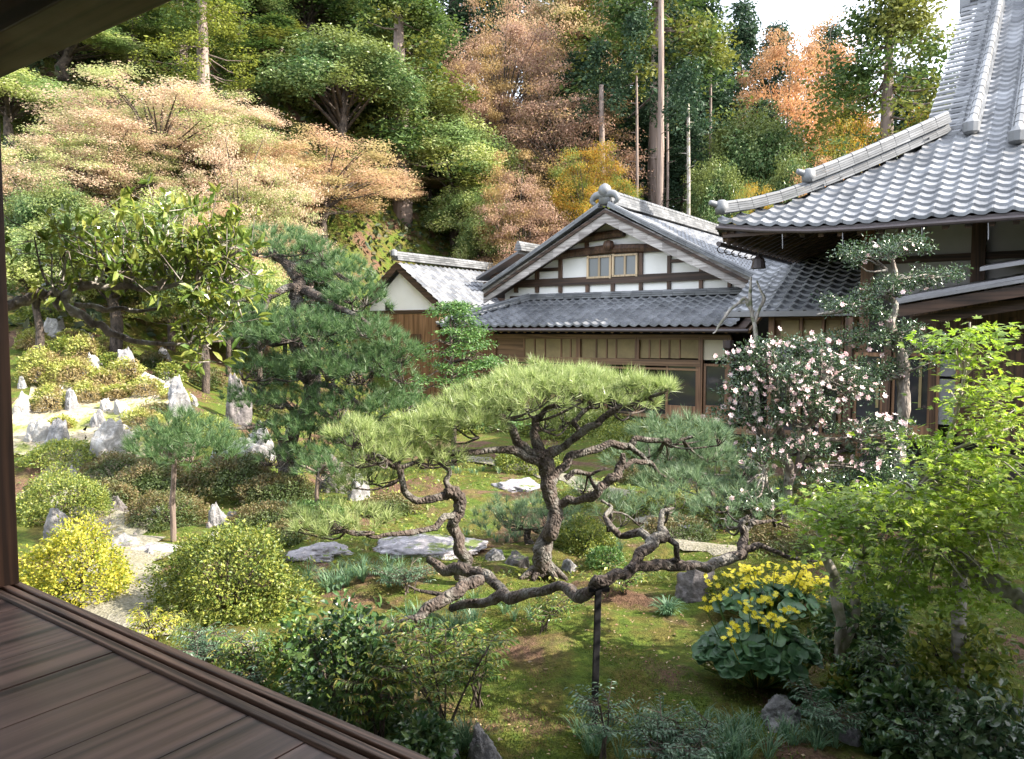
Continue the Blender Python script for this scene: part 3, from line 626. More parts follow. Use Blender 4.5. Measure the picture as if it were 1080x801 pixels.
s = MB(); q = B(Ca + 3.1, Cb + 10.9, bz(10.9)); s.bar(q - UZ * .5, q + UZ * 1.1, .9, .25, E1); s.lathe(q + UZ * 1.15, [(.1, -.2), (.3, -.1), (.35, .1), (.2, .4), (.05, .5)], 10); s.build('ridge_end_tile', M['ridge'], hr)
s = MB(); q = [B(Ca + 3.5, Cb + 3.6, bz(3.4) - .1), B(Ca + 3.5, Cb + 10.9, bz(10.9) - .2), B(Ca + 3.5, Cb + 18.2, bz(3.4) - .1)]; s.add(q + [p + E1 * .1 for p in q], [(0, 1, 2), (5, 4, 3), (0, 3, 4, 1), (1, 4, 5, 2)]); s.build('gable_wall', M['wood_dark'], hall)
# eaves: fascia, rafters, gutter and hangers
s = MB()
for i in range(24):
    u0, u1 = i * Lh / 24, (i + 1) * Lh / 24
    s.bar(B(Ca + u0, Cb + .04, 4.55 + lift(u0)), B(Ca + u1, Cb + .04, 4.56 + lift(u1)), .05, .08)
s.bar(B(Ca + .03, Cb + .05, 4.55 + lift(0)), B(Ca + .03, Cb + 21, 4.55), .06, .11)
s.build('fascia', M['gutter'], hall)
wa, wbh = -3.2, 17.45
s = MB()
for i in range(50):
    u = .25 + i * .33; 
    bq = Cb + .08; be = min(wbh + .1, Cb + max(u, .1) + (0 if u > 3 else .3) ) if u < 2.9 else wbh + .1
    if be - bq > .3: s.bar(B(Ca + u, bq, 4.46 + lift(u)), B(Ca + u, be, 4.46 + .42 * (be - bq)), .09, .11)
for i in range(34):
    b_ = Cb + .3 + i * .33; ae = wa + .1 if b_ > Cb + 2.2 else Ca + (b_ - Cb)
    if ae - Ca > .3: s.bar(B(Ca + .08, b_, 4.45), B(ae, b_, 4.45 + .42 * (ae - Ca)), .09, .11)
s.bar(B(Ca + .1, Cb + .1, 4.55), B(wa, wbh, 5.4), .16, .2)
s.build('rafters', M['wood_dark'], hall)
s = MB(); s.tube([B(Ca + u, Cb - .05, 4.50 + lift(u)) for u in np.linspace(-.02, Lh, 20)], .04, 8); gt = s.build('gutter', M['gutter'], hall)
for u in (1.25, 2.3, 3.55, 4.5, 6.0, 7.4, 8.8):
    s = MB(); s.tube([B(Ca + u, Cb - .05, 4.45 + lift(u)), B(Ca + u + .01, Cb - .05, 4.18 + lift(u))], .008, 5); s.build('hanger', M['lead'], gt)
s = MB()
for i in range(7):
    u = .3 + i * .42; s.tube([B(Ca + .0, Cb + u, 4.42), B(Ca - .12, Cb + u, 4.36), B(Ca - .1, Cb + u + .12, 4.28), B(Ca + .02, Cb + u + .2, 4.3)], .012, 5, 0, 3)
s.tube([B(Ca - .06, Cb + .2, 4.44), B(Ca - .06, Cb + 18, 4.42)], .05, 8); s.build('side_gutter', M['gutter'], hall)
s = MB(); q = at(800, 277, 15.6); s.lathe(q, [(.03, .16), (.06, .12), (.12, .06), (.15, -.12), (.13, -.13)], 12); s.tube([q + UZ * .15, q + UZ * .3, q + E1 * .15 + UZ * .4], .015, 6, 0, 3); s.build('eave_lamp', M['gutter'], hall)
# walls
s = MB(); s.bb(wa, Ca + Lh - 2, wbh + .05, wbh + .2, 0, 5.9); s.bb(wa, wa + .15, wbh + .21, 34, 0, 5.9); s.build('wall', M['greyplaster'], hall)
s = MB(); s.bb(wa - .1, 10, wbh - .06, wbh + .04, 5.15, 5.32); s.bb(wa - .1, 10, wbh - .05, wbh + .04, 4.1, 4.24); s.bb(wa - .1, 10, wbh - .055, wbh + .04, 3.25, 3.45); s.build('tie_beam', M['wood_dark'], hall)
for a_ in (wa + .02, wa + 2.0, wa + 3.9, wa + 5.8, wa + 7.7, wa + 9.6):
    s = MB(); s.bb(a_ - .12, a_ + .12, wbh - .1, wbh + .12, 0, 5.3); s.build('pillar', M['wood_brownz'] if a_ < wa + 1 else M['wood_darkz'], hall)
for i in range(12):
    s = MB(); s.bb(wa + .35 + i * .65, wa + .47 + i * .65, wbh - .25, wbh + .04, 5.0, 5.13); s.build('bracket_block', M['wood_dark'], hall)

# ---------------- entrance porch in front of the hall ----------------
por = empty('entrance_porch', B(-.2, 14.6, 0), 'dark timber entrance porch with low board roof and glass doors at far right', 'building')
pf = 14.0
def slab(mb, a0, z0, a1, z1, b0, b1, th, rise=0):
    V = [B(a0, b0, z0), B(a1, b0, z1), B(a1, b1, z1 + rise), B(a0, b1, z0 + rise)]; mb.hexa([v - UZ * th for v in V] + V)
s = MB(); slab(s, -2.2, 3.19, 2.6, 4.0, pf, 17.3, .05, .25); slab(s, -2.18, 3.25, 2.6, 4.08, pf + .12, 17.3, .05, .25); s.build('roof', M['lead'], por)
s = MB(); slab(s, -2.1, 3.12, 2.6, 3.93, pf + .04, pf + .12, .18); slab(s, -1.9, 2.95, 2.6, 3.7, pf + .3, pf + .45, .16); s.build('eave_beam', M['wood_dark'], por)
s = MB(); slab(s, -.95, 3.72, 3, 4.25, pf + .2, 17.3, .06, .3); s.build('upper_roof', M['lead'], por)
s = MB()
for i in range(12): s.bar(B(-2.0 + i * .3, pf + .1, 3.12 + i * .05), B(-2.0 + i * .3, 17, 3.3 + i * .05), .06, .08)
s.build('rafters', M['wood_dark'], por)
pw = 15.6
s = MB(); rect(s, 960, 1120, 318, 372, pw, .12); s.build('header_boards', M['wood_darkz'], por)
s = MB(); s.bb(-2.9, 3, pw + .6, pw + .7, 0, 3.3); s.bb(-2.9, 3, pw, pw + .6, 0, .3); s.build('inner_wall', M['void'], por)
for px in (897, 938, 988, 1068):
    s = MB(); rect(s, px - 4, px + 4, 335, 470, pw, .14); s.build('post', M['wood_darkz'], por)
for p0, p1 in ((903, 934), (943, 984)):
    s = MB()
    for x in (p0, p1 - 3): rect(s, x, x + 3, 372, 462, pw, .05, -.03)
    rect(s, p0, p1, 372, 376, pw, .05, -.032); rect(s, p0, p1, 448, 462, pw, .05, -.032)
    d = s.build('glass_door', M['wood_brownz'], por)
    s = MB(); rect(s, p0 + 2, p1 - 2, 375, 449, pw, .015, -.045); s.build('pane', M['glass'], d)
    s = MB(); m0 = (p0 + p1) / 2 + 8; rect(s, m0, m0 + 3, 378, 430, pw, .015, -.07); s.build('curtain_strip', M['shoji'], d)
for y in (374, 400, 425): 
    s = MB(); rect(s, 993, 1010, y, y + 23, pw - .3, .06); s.build('stone_panel', M['lead'], por)
s = MB(); rect(s, 990, 993, 370, 455, pw - .3, .08); rect(s, 1010, 1014, 370, 455, pw - .3, .08); s.build('panel_frame', M['wood_brownz'], por)
s = MB(); rect(s, 1014, 1120, 372, 470, pw - .1, .06); s.build('board_wall', M['wood_darkz'], por)
# ---------------- foliage tools ----------------
def unit(v): return v / np.maximum(np.linalg.norm(v, axis=-1, keepdims=True), 1e-9)
def leafquads(mb, P, D, N, L, Wd, fold=.12):
    """one folded four-cornered leaf per point: base P, direction D, face normal N"""
    n = len(P); D = unit(D); S = unit(np.cross(D, N)); U = np.cross(S, D)
    L = np.broadcast_to(np.asarray(L, float), (n,))[:, None]; Wd = np.broadcast_to(np.asarray(Wd, float), (n,))[:, None]
    V = np.stack([P, P + D * L * .45 + S * Wd / 2 + U * Wd * fold, P + D * L, P + D * L * .45 - S * Wd / 2 + U * Wd * fold], 1).reshape(-1, 3)
    b = np.arange(n) * 4
    mb.add(V, np.concatenate([np.stack([b, b + 1, b + 2], 1), np.stack([b, b + 2, b + 3], 1)]))
def broadleaves(mb, P, D, N, L, Wd, curl=.15):
    n = len(P); D = unit(D); S = unit(np.cross(D, N)); U = np.cross(S, D); L = np.broadcast_to(np.asarray(L, float), (n,))[:, None]; Wd = np.broadcast_to(np.asarray(Wd, float), (n,))[:, None]
    V = np.stack([P, P + D * L * .28 + S * Wd * .42 + U * Wd * .14, P + D * L * .65 + S * Wd * .42 + U * Wd * .1, P + D * L - U * L * curl,
                  P + D * L * .65 - S * Wd * .42 + U * Wd * .1, P + D * L * .28 - S * Wd * .42 + U * Wd * .14, P + D * L * .5], 1).reshape(-1, 3)
    b = np.arange(n) * 7
    mb.add(V, np.concatenate([np.stack([b, b + 1, b + 2, b + 6], 1), np.stack([b + 6, b + 2, b + 3, b + 4], 1), np.stack([b, b + 6, b + 4, b + 5], 1)]))
def rdir(n): return unit(rng.normal(size=(n, 3)))
def clumps(mb, C, Rd, per, size, up=.6, out=.5, aspect=.6, jit=.35, shell=.55):
    """leaf clumps: centres C, radii Rd (n,3)"""
    C = np.repeat(C, per, 0); Rr = np.repeat(Rd, per, 0); n = len(C)
    d = rdir(n); r = shell + (1 - shell) * rng.random((n, 1)) ** .7; r *= 1 + .18 * rng.normal(size=(n, 1))
    P = C + d * r * Rr; N = unit(d * out * 1.4 + UZ * up + rng.normal(size=(n, 3)) * .38)
    D = unit(np.cross(N, rng.normal(size=(n, 3))) + d * .5 - UZ * .15)
    s = size * (1 + jit * rng.normal(size=n)).clip(.5, 1.8); leafquads(mb, P, D, N, s * 1.25, s * aspect * 1.3)
def needles(mb, P, A, n, L, w, spread=.55):
    P = np.repeat(P, n, 0); A = np.repeat(unit(A), n, 0); m = len(P)
    D = unit(A + rng.normal(size=(m, 3)) * spread); S = unit(np.cross(D, rng.normal(size=(m, 3)))) * (w / 2)
    l = (L * (.75 + .45 * rng.random(m)))[:, None]; o = A * (rng.random((m, 1)) * L * .25)
    V = np.stack([P + o - S, P + o + S, P + o + D * l], 1).reshape(-1, 3); mb.add(V, np.arange(m * 3).reshape(-1, 3))
def blades(mb, base, n, L, w, spread=.6, droop=.5):
    a = rng.random(n) * 2 * np.pi; o = np.stack([np.cos(a), np.sin(a), np.zeros(n)], 1); l = (L * (.6 + .5 * rng.random(n)))[:, None]
    s = (spread * rng.random(n) ** .7)[:, None]; S = np.stack([-np.sin(a), np.cos(a), np.zeros(n)], 1) * w / 2
    p0 = base + o * .03 * rng.random((n, 1)); D = unit(o * s + UZ); p1 = p0 + D * l * .5; p2 = p1 + unit(D + o * droop * .6 - UZ * droop * .3) * l * .3; p3 = p2 + unit(D + o * droop - UZ * droop * 1.2) * l * .25
    V = np.stack([p0 - S, p0 + S, p1 + S, p1 - S, p2 + S * .7, p2 - S * .7, p3], 1).reshape(-1, 3); b = np.arange(n) * 7
    mb.add(V, np.concatenate([np.stack([b, b + 1, b + 2, b + 3], 1), np.stack([b + 3, b + 2, b + 4, b + 5], 1)])); mb.F.append((np.stack([b + 5, b + 4, b + 6], 1) + (mb.n - len(V))))

# ---------------- forest tree prototypes (local metres, foot at the origin) ----------------
PROTO = {}
def forest_proto(kind, var):
    key = (kind, var)
    if key in PROTO: return PROTO[key]
    tr, cr = MB(), MB()
    if kind in ('cedar', 'cedar_dark', 'cedar_gold', 'tallcedar'):
        H = 16.0; base = .5 if kind == 'tallcedar' else .12; Rm = 2.9 if kind != 'tallcedar' else 3.2
        ph = rng.random() * 6
        tr.tube([(0, 0, -1), (.05, .03, 4), (-.05, 0, 9), (0, 0, H * .97)], [.36, .30, .22, .04], 10, .06, 3)
        n = 270 if kind != 'tallcedar' else 190; t = rng.random(n) ** .9; zz = H * (base + (1 - base) * t)
        rr = Rm * (1 - t) ** .62 * (.55 + .45 * rng.random(n)) * (1 + .25 * np.sin(t * 23 + ph)); a = rng.random(n) * 2 * np.pi
        C = np.stack([rr * np.cos(a), rr * np.sin(a), zz - .25 * rr], 1); q = .38 + .30 * rng.random(n)
        clumps(cr, C, np.stack([q * 1.15, q * 1.15, q * .75], 1), 95, .125, .35, .8, .55)
        for i in range(0, n, 6): tr.tube([(0, 0, zz[i] + .1), C[i] * [.5, .5, 1] + [0, 0, .1], C[i]], [.06, .04, .015], 5)
        mats = {'cedar': 'cedar', 'tallcedar': 'cedar', 'cedar_dark': 'cedar_dark', 'cedar_gold': 'cedar_gold'}; mt, bk = mats[kind], 'cedarbark'
    elif kind.startswith('maple') or kind == 'dust':
        H = 8.0; n = 120; tr.tube([(0, 0, -.6), (.1, 0, 1.2), (.0, .15, 2.2), (.3, .1, 3.4)], [.2, .17, .15, .1], 8, .06, 3)
        a = rng.random(n) * 2 * np.pi; r = 3.6 * np.sqrt(rng.random(n)); zz = 2.4 + 5.4 * rng.random(n) * (1 - .55 * (r / 3.7) ** 2)
        C = np.stack([r * np.cos(a), r * np.sin(a), zz], 1); q = .55 + .45 * rng.random(n)
        clumps(cr, C, np.stack([q * 1.15, q * 1.15, q * .32], 1), 330, .062, .8, .35, .8, .3, .15)
        for i in range(0, n, 3): tr.tube([(.1, .05, 1.6 + rng.random() * 1.5), C[i] * [.45, .45, .75] + [0, 0, .2], C[i]], [.07, .04, .012], 5, 0, 3)
        mt, bk = kind, 'barkdark'
    else:                                                        # rounded broadleaf
        H = 11.0; n = 150; tr.tube([(0, 0, -.6), (.15, 0, 2), (-.1, .1, 4.5), (0, 0, 8)], [.26, .22, .17, .05], 8, .06, 3)
        d = rdir(n); d[:, 2] = np.abs(d[:, 2]) * 1.1 - .35; C = np.array([0, 0, 6.2]) + d * [3.0, 3.0, 4.0] * (.55 + .45 * rng.random((n, 1)))
        q = .5 + .4 * rng.random(n); clumps(cr, C, np.stack([q, q, q * .75], 1), 220, .098, .5, .7, .62)
        for i in range(0, n, 4): tr.tube([(0, 0, 3 + 3 * rng.random()), C[i] * .6 + np.array([0, 0, 2.2]), C[i]], [.08, .05, .015], 5)
        mt, bk = kind, 'barkdark'
    PROTO[key] = (H, tr.mesh(kind + '_trunk', M[bk], smooth=True), cr.mesh(kind + '_crown', M[mt]), [0])
    return PROTO[key]
NAMES = {'cedar': ('cedar_tree', 'tree'), 'tallcedar': ('cedar_tree', 'tree'), 'cedar_dark': ('cedar_tree', 'tree'), 'cedar_gold': ('cypress_tree', 'tree')}
def tree(kind, var, px, ytop, Y, wpx, label, group='trees on the wooded hillside', dz=0):
    H, mt, mc, cnt = forest_proto(kind, var)
    X = (px - 540) / F * Y; z = float(hgt(X, Y)) + dz; top = at(px, ytop, Y)[2]
    nm = NAMES.get(kind, ('maple_tree', 'tree') if kind.startswith('maple') or kind == 'dust' else ('broadleaf_tree', 'tree'))
    root = empty(nm[0], (X, Y, z), label, nm[1], group)
    root.rotation_euler = (0, 0, rng.random() * 6.28)
    natural = {'tallcedar': 6.0, 'cedar': 5.6, 'cedar_dark': 5.6, 'cedar_gold': 5.6}.get(kind, 8.2 if nm[0] == 'maple_tree' else 7.0)
    s = wpx / F * Y / natural; root.scale = (s, s, (top - z) / H)
    for n_, me in (('trunk', mt), ('crown', mc)):
        o = bpy.data.objects.new(n_, me); COL.objects.link(o); o.parent = root
    return root
G = 'trees on the wooded hillside'
FT = [
 # far rows
 ('cedar_dark', 0, 20, -120, 62, 150, 0), ('cedar_dark', 1, 110, -140, 60, 150, 0), ('cedar_dark', 0, 205, -120, 58, 150, 0), ('cedar_dark', 1, 300, -140, 56, 150, 0),
 ('cedar_dark', 0, 395, -110, 62, 150, 0), ('cedar_dark', 1, 480, -90, 60, 140, 0), ('cedar_dark', 0, 560, -80, 64, 140, 0), ('cedar_dark', 1, 640, -60, 60, 130, 0),
 ('cedar_dark', 0, 720, -20, 62, 120, 0), ('cedar_dark', 1, 775, 4, 66, 105, 0), ('cedar_dark', 0, 812, 30, 62, 100, 0), ('cedar_dark', 1, 868, 30, 66, 110, 0), ('cedar_dark', 0, 950, 75, 60, 120, 0), ('cedar_dark', 1, 1010, 95, 62, 120, 0), ('cedar_dark', 0, 1080, 60, 60, 140, 0),
 ('cedar_dark', 1, 520, -60, 60, 130, 0), ('cedar_dark', 0, 600, 20, 56, 110, 0), ('cedar_dark', 1, 655, 10, 55, 110, 0), ('cedar_dark', 0, 700, 0, 54, 120, 0), ('cedar_dark', 1, 745, 40, 52, 110, 0), ('cedar_dark', 0, 685, 110, 46, 100, 0), ('cedar_dark', 1, 640, 130, 45, 90, 0), ('cedar_dark', 1, 720, 120, 45, 90, 0), ('cedar_dark', 0, 800, 110, 50, 100, 0),
 ('cedar_dark', 0, 610, 60, 46, 130, 0), ('cedar_dark', 1, 665, 95, 50, 110, 0), ('cedar_dark', 0, 735, 80, 52, 120, 0),
]
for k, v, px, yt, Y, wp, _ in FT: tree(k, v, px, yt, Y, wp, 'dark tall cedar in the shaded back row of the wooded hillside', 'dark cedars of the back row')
LT = [
 ('cedar', 0, 330, -70, 44, 150, 'dark green evergreen rising above the pink maple, upper left'),
 ('cedar', 1, 425, -60, 40, 170, 'tall speckled green evergreen at upper centre above the yellow-green tree'),
 ('evergreen', 0, 365, 10, 37, 190, 'broad leafy green evergreen beside the tall speckled one'),
 ('cedar_gold', 0, 222, -110, 34, 110, 'golden green cypress right of the veranda eave'),
 ('cedar_gold', 1, 150, -80, 36, 110, 'yellowish cypress partly behind the veranda eave'),
 ('evergreen', 1, 262, -30, 40, 120, 'green evergreen between golden cypress and dark cedar'),
 ('lime', 0, 80, 20, 34, 190, 'pale lime green tree on the sunlit slope below the eave'),
 ('dust', 0, 175, 62, 28, 230, 'pale pinkish beige maple spreading over the sunlit left slope'),
 ('dust', 1, 50, 130, 24, 190, 'low pale beige maple beside the veranda post'),
 ('dust', 0, 255, 120, 26, 170, 'light tan maple left of the orange pink maple'),
 ('maple_pink', 0, 345, 132, 33, 200, 'orange pink maple with feathery layers above the big pine'),
 ('maple_pink', 1, 240, 205, 22, 130, 'small dusty pink maple low on the left slope'),
 ('maple_pink', 0, 425, 195, 42, 120, 'low russet maple just behind the storehouse roof'),
 ('lime', 1, 482, 95, 41, 150, 'bright yellow green tree directly behind the storehouse roof'),
 ('evergreen', 0, 445, 160, 43, 110, 'leafy green tree between russet maple and bright yellow green tree'),
 ('lime', 0, 500, 175, 40, 110, 'low rounded lime green tree touching the storehouse ridge'),
 ('maple_brown', 0, 530, -20, 47, 150, 'brownish pink maple at the top centre above the lime tree'),
 ('maple_pink', 1, 590, -35, 52, 150, 'pinkish brown maple at the top edge left of the tall cedar'),
 ('maple_brown', 1, 500, 40, 44, 110, 'smaller brownish maple below the top centre maples'),
 ('maple_brown', 1, 545, 150, 37, 110, 'dull brown maple left of the gable apex'),
 ('maple_brown', 0, 595, 68, 43, 170, 'rusty pink maple with flat layers above the gable'),
 ('maple_gold', 0, 618, 130, 38, 110, 'small golden brown maple beside the pale trunk above the gable'),
 ('tallcedar', 0, 690, -75, 44, 180, 'tall cedar with bare reddish trunk right of the gable apex'),
 ('tallcedar', 1, 632, -60, 52, 130, 'tall cedar with bare trunk behind rusty maple above the gable'),
 ('evergreen', 1, 790, 72, 42, 140, 'dark bluish evergreen left of the isolated cedar'),
 ('evergreen', 0, 755, 130, 38, 100, 'lower dark evergreen above the right end of the gable roof'),
 ('maple_orange', 0, 822, 22, 52, 135, 'bright orange maple against the sky'),
 ('maple_orange', 1, 862, 8, 58, 110, 'orange maple peeking behind the isolated cedar top'),
 ('tallcedar', 0, 928, -28, 40, 190, 'isolated cedar with bare straight trunk beside the big hall roof'),
 ('maple_gold', 1, 890, 105, 38, 130, 'golden orange maple at the foot of the isolated cedar'),
 ('maple_gold', 0, 960, 95, 42, 120, 'yellow maple between isolated cedar and hall roof verge'),
 ('maple_orange', 0, 865, 160, 34, 120, 'low burnt orange maple just above the hip ridge'),
 ('maple_gold', 1, 790, 175, 33, 80, 'small golden maple above the hall eave corner'),
 ('evergreen', 1, 830, 120, 37, 90, 'small dark evergreen under the orange maple'),
 ('evergreen', 0, 120, 185, 19, 190, 'glossy green tree low behind the garden bank at left'),
 ('lime', 1, 40, 215, 18, 130, 'bright leafy tree beside the post above the white boulder'),
 ('evergreen', 1, 215, 235, 18.5, 120, 'dense green tree behind the broad leaved branch'),
 ('lime', 0, 275, 250, 20, 90, 'pale green tree left of the big pine top'),
 ('evergreen', 0, 350, 250, 25, 70, 'dark green tree left of the storehouse gable'),
 ('cedar_dark', 1, 330, 260, 24, 110, 'dark tree directly behind the big left pine'),
 ('evergreen', 1, 330, -30, 43, 150, 'speckled green evergreen at the top edge above the orange pink maple'),
 ('evergreen', 0, 420, -20, 46, 150, 'speckled green evergreen at the top edge right of its neighbour'),
 ('evergreen', 1, 400, 60, 41, 150, 'leafy green evergreen in the middle of the upper slope'),
 ('cedar', 0, 300, 20, 38, 120, 'dark green cedar just left of the speckled evergreens'),
 ('lime', 1, 455, 60, 43, 100, 'pale yellow green tree high on the centre slope'),
 ('lime', 0, 520, 190, 38, 90, 'pale green tree close above the gable roof left end'),
 ('cedar_gold', 0, 200, -60, 37, 100, 'golden drooping cypress left of the first golden one'),
 ('lime', 1, 150, 30, 37, 130, 'yellow green tree between the eave and golden cypresses'),
 ('lime', 0, 20, 60, 29, 150, 'pale lime tree cut by the left edge under the eave'),
 ('dust', 1, 120, 110, 26, 170, 'beige pink maple in the middle of the left slope'),
 ('dust', 0, 235, 90, 30, 150, 'pale pink maple under the golden cypresses'),
 ('dust', 1, 300, 190, 25, 120, 'pale tan maple left of the big pine top'),
 ('maple_pink', 0, 395, 175, 38, 110, 'salmon pink maple directly above the storehouse'),
 ('maple_pink', 1, 290, 150, 30, 120, 'salmon maple left of the large orange pink one'),
 ('lime', 1, 180, 170, 23, 120, 'light green tree above the broad leaved branch'),
 ('evergreen', 1, 60, 165, 21, 120, 'glossy leaved tree just right of the post top'),
 ('maple_brown', 0, 555, 190, 37, 110, 'low brownish maple touching the left slope of the gable roof'),
 ('maple_gold', 1, 640, 160, 40, 80, 'small golden maple just behind the gable apex'),
]
for k, v, px, yt, Y, wp, lb in LT: tree(k, v, px, yt, Y, wp, lb)
# slim bare trunks standing in the dark wood
for px, y0, Y, r, lb in ((722, 110, 36, .11, 'slim pale grey trunk in the dark wood right of the reddish trunk'), (632, 90, 40, .2, 'reddish trunk rising just left of the gable apex ornament'), (692, -60, 38, .19, 'thick reddish trunk right of the gable apex ornament'), (700, 90, 41, .09, 'thin dark trunk close beside the thick reddish trunk'), (668, 60, 40, .09, 'thin dark trunk between the two reddish trunks'), (744, 40, 44, .1, 'thin dim trunk far right in the dark wood')):
    X = (px - 540) / F * Y; z = float(hgt(X, Y)); top = at(px, y0, Y)[2]
    root = empty('tree_trunk', (X, Y, z), lb, 'tree', 'slim trunks in the dark wood')
    s = MB(); s.tube([(X, Y, z - .5), (X + .1, Y, (z + top) / 2), (X, Y, top)], [r, r * .85, r * .6], 9, .06, 5)
    for i in range(9):
        zz = z + (top - z) * (.45 + .06 * i); a = rng.random() * 6.28; s.tube([(X, Y, zz), (X + math.cos(a) * .5, Y + math.sin(a) * .5, zz + .1)], [.03, .008], 5)
    s.build('trunk', M['barkpale'] if px == 722 else M['cedarbark'], root, smooth=True)
    c = MB(); n = 26; a = rng.random(n) * 6.28; t = rng.random(n); C = np.stack([X + np.cos(a) * (.9 * (1 - t) + .2), Y + np.sin(a) * (.9 * (1 - t) + .2), top - 1.5 + 3.5 * t], 1)
    clumps(c, C, np.full((n, 3), .45), 70, .13); c.build('crown', M['cedar_dark'], root)
# unseen trees added at the right to shade the near garden and veranda
for X, Y, H, w_, v in ((9.5, 3.6, 7.0, 5.4, 0), (11.5, 0.8, 8.4, 6, 1), (8.0, 6.2, 5.4, 4.2, 1), (6.6, 1.2, 7.2, 5.0, 0), (13.5, 4.0, 9.0, 6, 0), (6.4, 3.6, 4.6, 3.8, 1), (11.5, 7.0, 7.0, 4.6, 1), (8.5, -1.8, 7.0, 5, 0), (5.3, 2.0, 7.4, 4.2, 1), (5.0, -1.2, 7.6, 4.4, 0), (3.9, -3.2, 8.0, 4.6, 1)):
    h0, mt, mc, _ = forest_proto('evergreen', v); z = float(hgt(X, Y))
    root = empty('broadleaf_tree', (X, Y, z), 'unseen evergreen tree added beyond the right edge to shade the near garden', 'tree', 'added shade trees at the right')
    root.scale = (w_ / 7, w_ / 7, H / h0)
    for n_, me in (('trunk', mt), ('crown', mc)):
        o = bpy.data.objects.new(n_, me); COL.objects.link(o); o.parent = root
# undergrowth of the hillside
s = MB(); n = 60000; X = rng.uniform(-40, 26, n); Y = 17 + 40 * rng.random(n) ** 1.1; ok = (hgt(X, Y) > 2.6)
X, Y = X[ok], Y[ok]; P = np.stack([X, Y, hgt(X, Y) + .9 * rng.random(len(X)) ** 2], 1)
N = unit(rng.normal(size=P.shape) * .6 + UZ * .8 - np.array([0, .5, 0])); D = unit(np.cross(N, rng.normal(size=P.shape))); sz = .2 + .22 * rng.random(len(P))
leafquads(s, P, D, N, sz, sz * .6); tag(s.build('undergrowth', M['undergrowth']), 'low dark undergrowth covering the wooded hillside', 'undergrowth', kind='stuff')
# ---------------- rocks ----------------
import bmesh
_b = bmesh.new(); bmesh.ops.create_icosphere(_b, subdivisions=5, radius=1); ICO_V = np.array([v.co[:] for v in _b.verts]); ICO_F = np.array([[v.index for v in f.verts] for f in _b.faces]); _b.free()
PERM = np.random.default_rng(3).random(4096)
def vnoise(P):
    i = np.floor(P).astype(int); f = P - i; f = f * f * (3 - 2 * f); r = 0
    for dx in (0, 1):
        for dy in (0, 1):
            for dz in (0, 1):
                h = PERM[((i[:, 0] + dx) * 73 + (i[:, 1] + dy) * 151 + (i[:, 2] + dz) * 283) % 4096]
                r = r + h * (f[:, 0] if dx else 1 - f[:, 0]) * (f[:, 1] if dy else 1 - f[:, 1]) * (f[:, 2] if dz else 1 - f[:, 2])
    return r
def rock(px, pyb, wpx, hpx, label, mat='stone', taper=.5, depth=.8, flat=False, group='garden stones', name='rock', lean=0):
    p = gnd(px, pyb); Y = p[1]; w = wpx * (.95 if Y > 10 else 1.3 if mat == 'slab' else 1.1) / F * Y; h = hpx / F * Y; dpt = w * depth
    if flat: h = max(h * .55, .08)
    D = ICO_V; r = np.full(len(D), 9.0); k = 16
    for _ in range(k):
        n = unit(rng.normal(size=3) * [1, 1, .9]); hh = .72 + .28 * rng.random(); r = np.minimum(r, hh / np.maximum(D @ n, .12))
    r = np.minimum(r, 1.25); o = rng.random(3) * 40
    r = r * (1 + .14 * (vnoise(D * 2.2 + o) - .5) * 2 + .09 * (vnoise(D * 5 + o) - .5) * 2 + .05 * (vnoise(D * 12 + o) - .5) * 2 + .03 * (vnoise(D * [30, 30, 9] + o) - .5) * 2)
    V = D * r[:, None]; V = V / np.array([np.abs(V[:, 0]).max(), np.abs(V[:, 1]).max(), V[:, 2].max()])
    t = np.clip(V[:, 2], 0, 1)[:, None] ** 1.2
    V[:, :2] *= 1 - taper * .55 * t * (0 if flat else 1)
    V[:, 0] += lean * t[:, 0]
    V = V * [w / 2 * 1.02, dpt / 2, h]; V[:, 2] = np.where(V[:, 2] < 0, V[:, 2] * .5, V[:, 2])
    a = .3 * rng.normal(); c, s_ = math.cos(a), math.sin(a); V[:, :2] = V[:, :2] @ np.array([[c, -s_], [s_, c]])
    z = float(hgt(p[0], p[1] + dpt * .3)); loc = np.array([p[0], p[1] + dpt * .35, z - .02])
    mb = MB(); mb.add(V + loc, ICO_F); o_ = bpy.data.objects.new(name, mb.mesh(name, M[mat], loc, True)); COL.objects.link(o_); o_.location = Vector(loc)
    return tag(o_, label, 'rock', group)
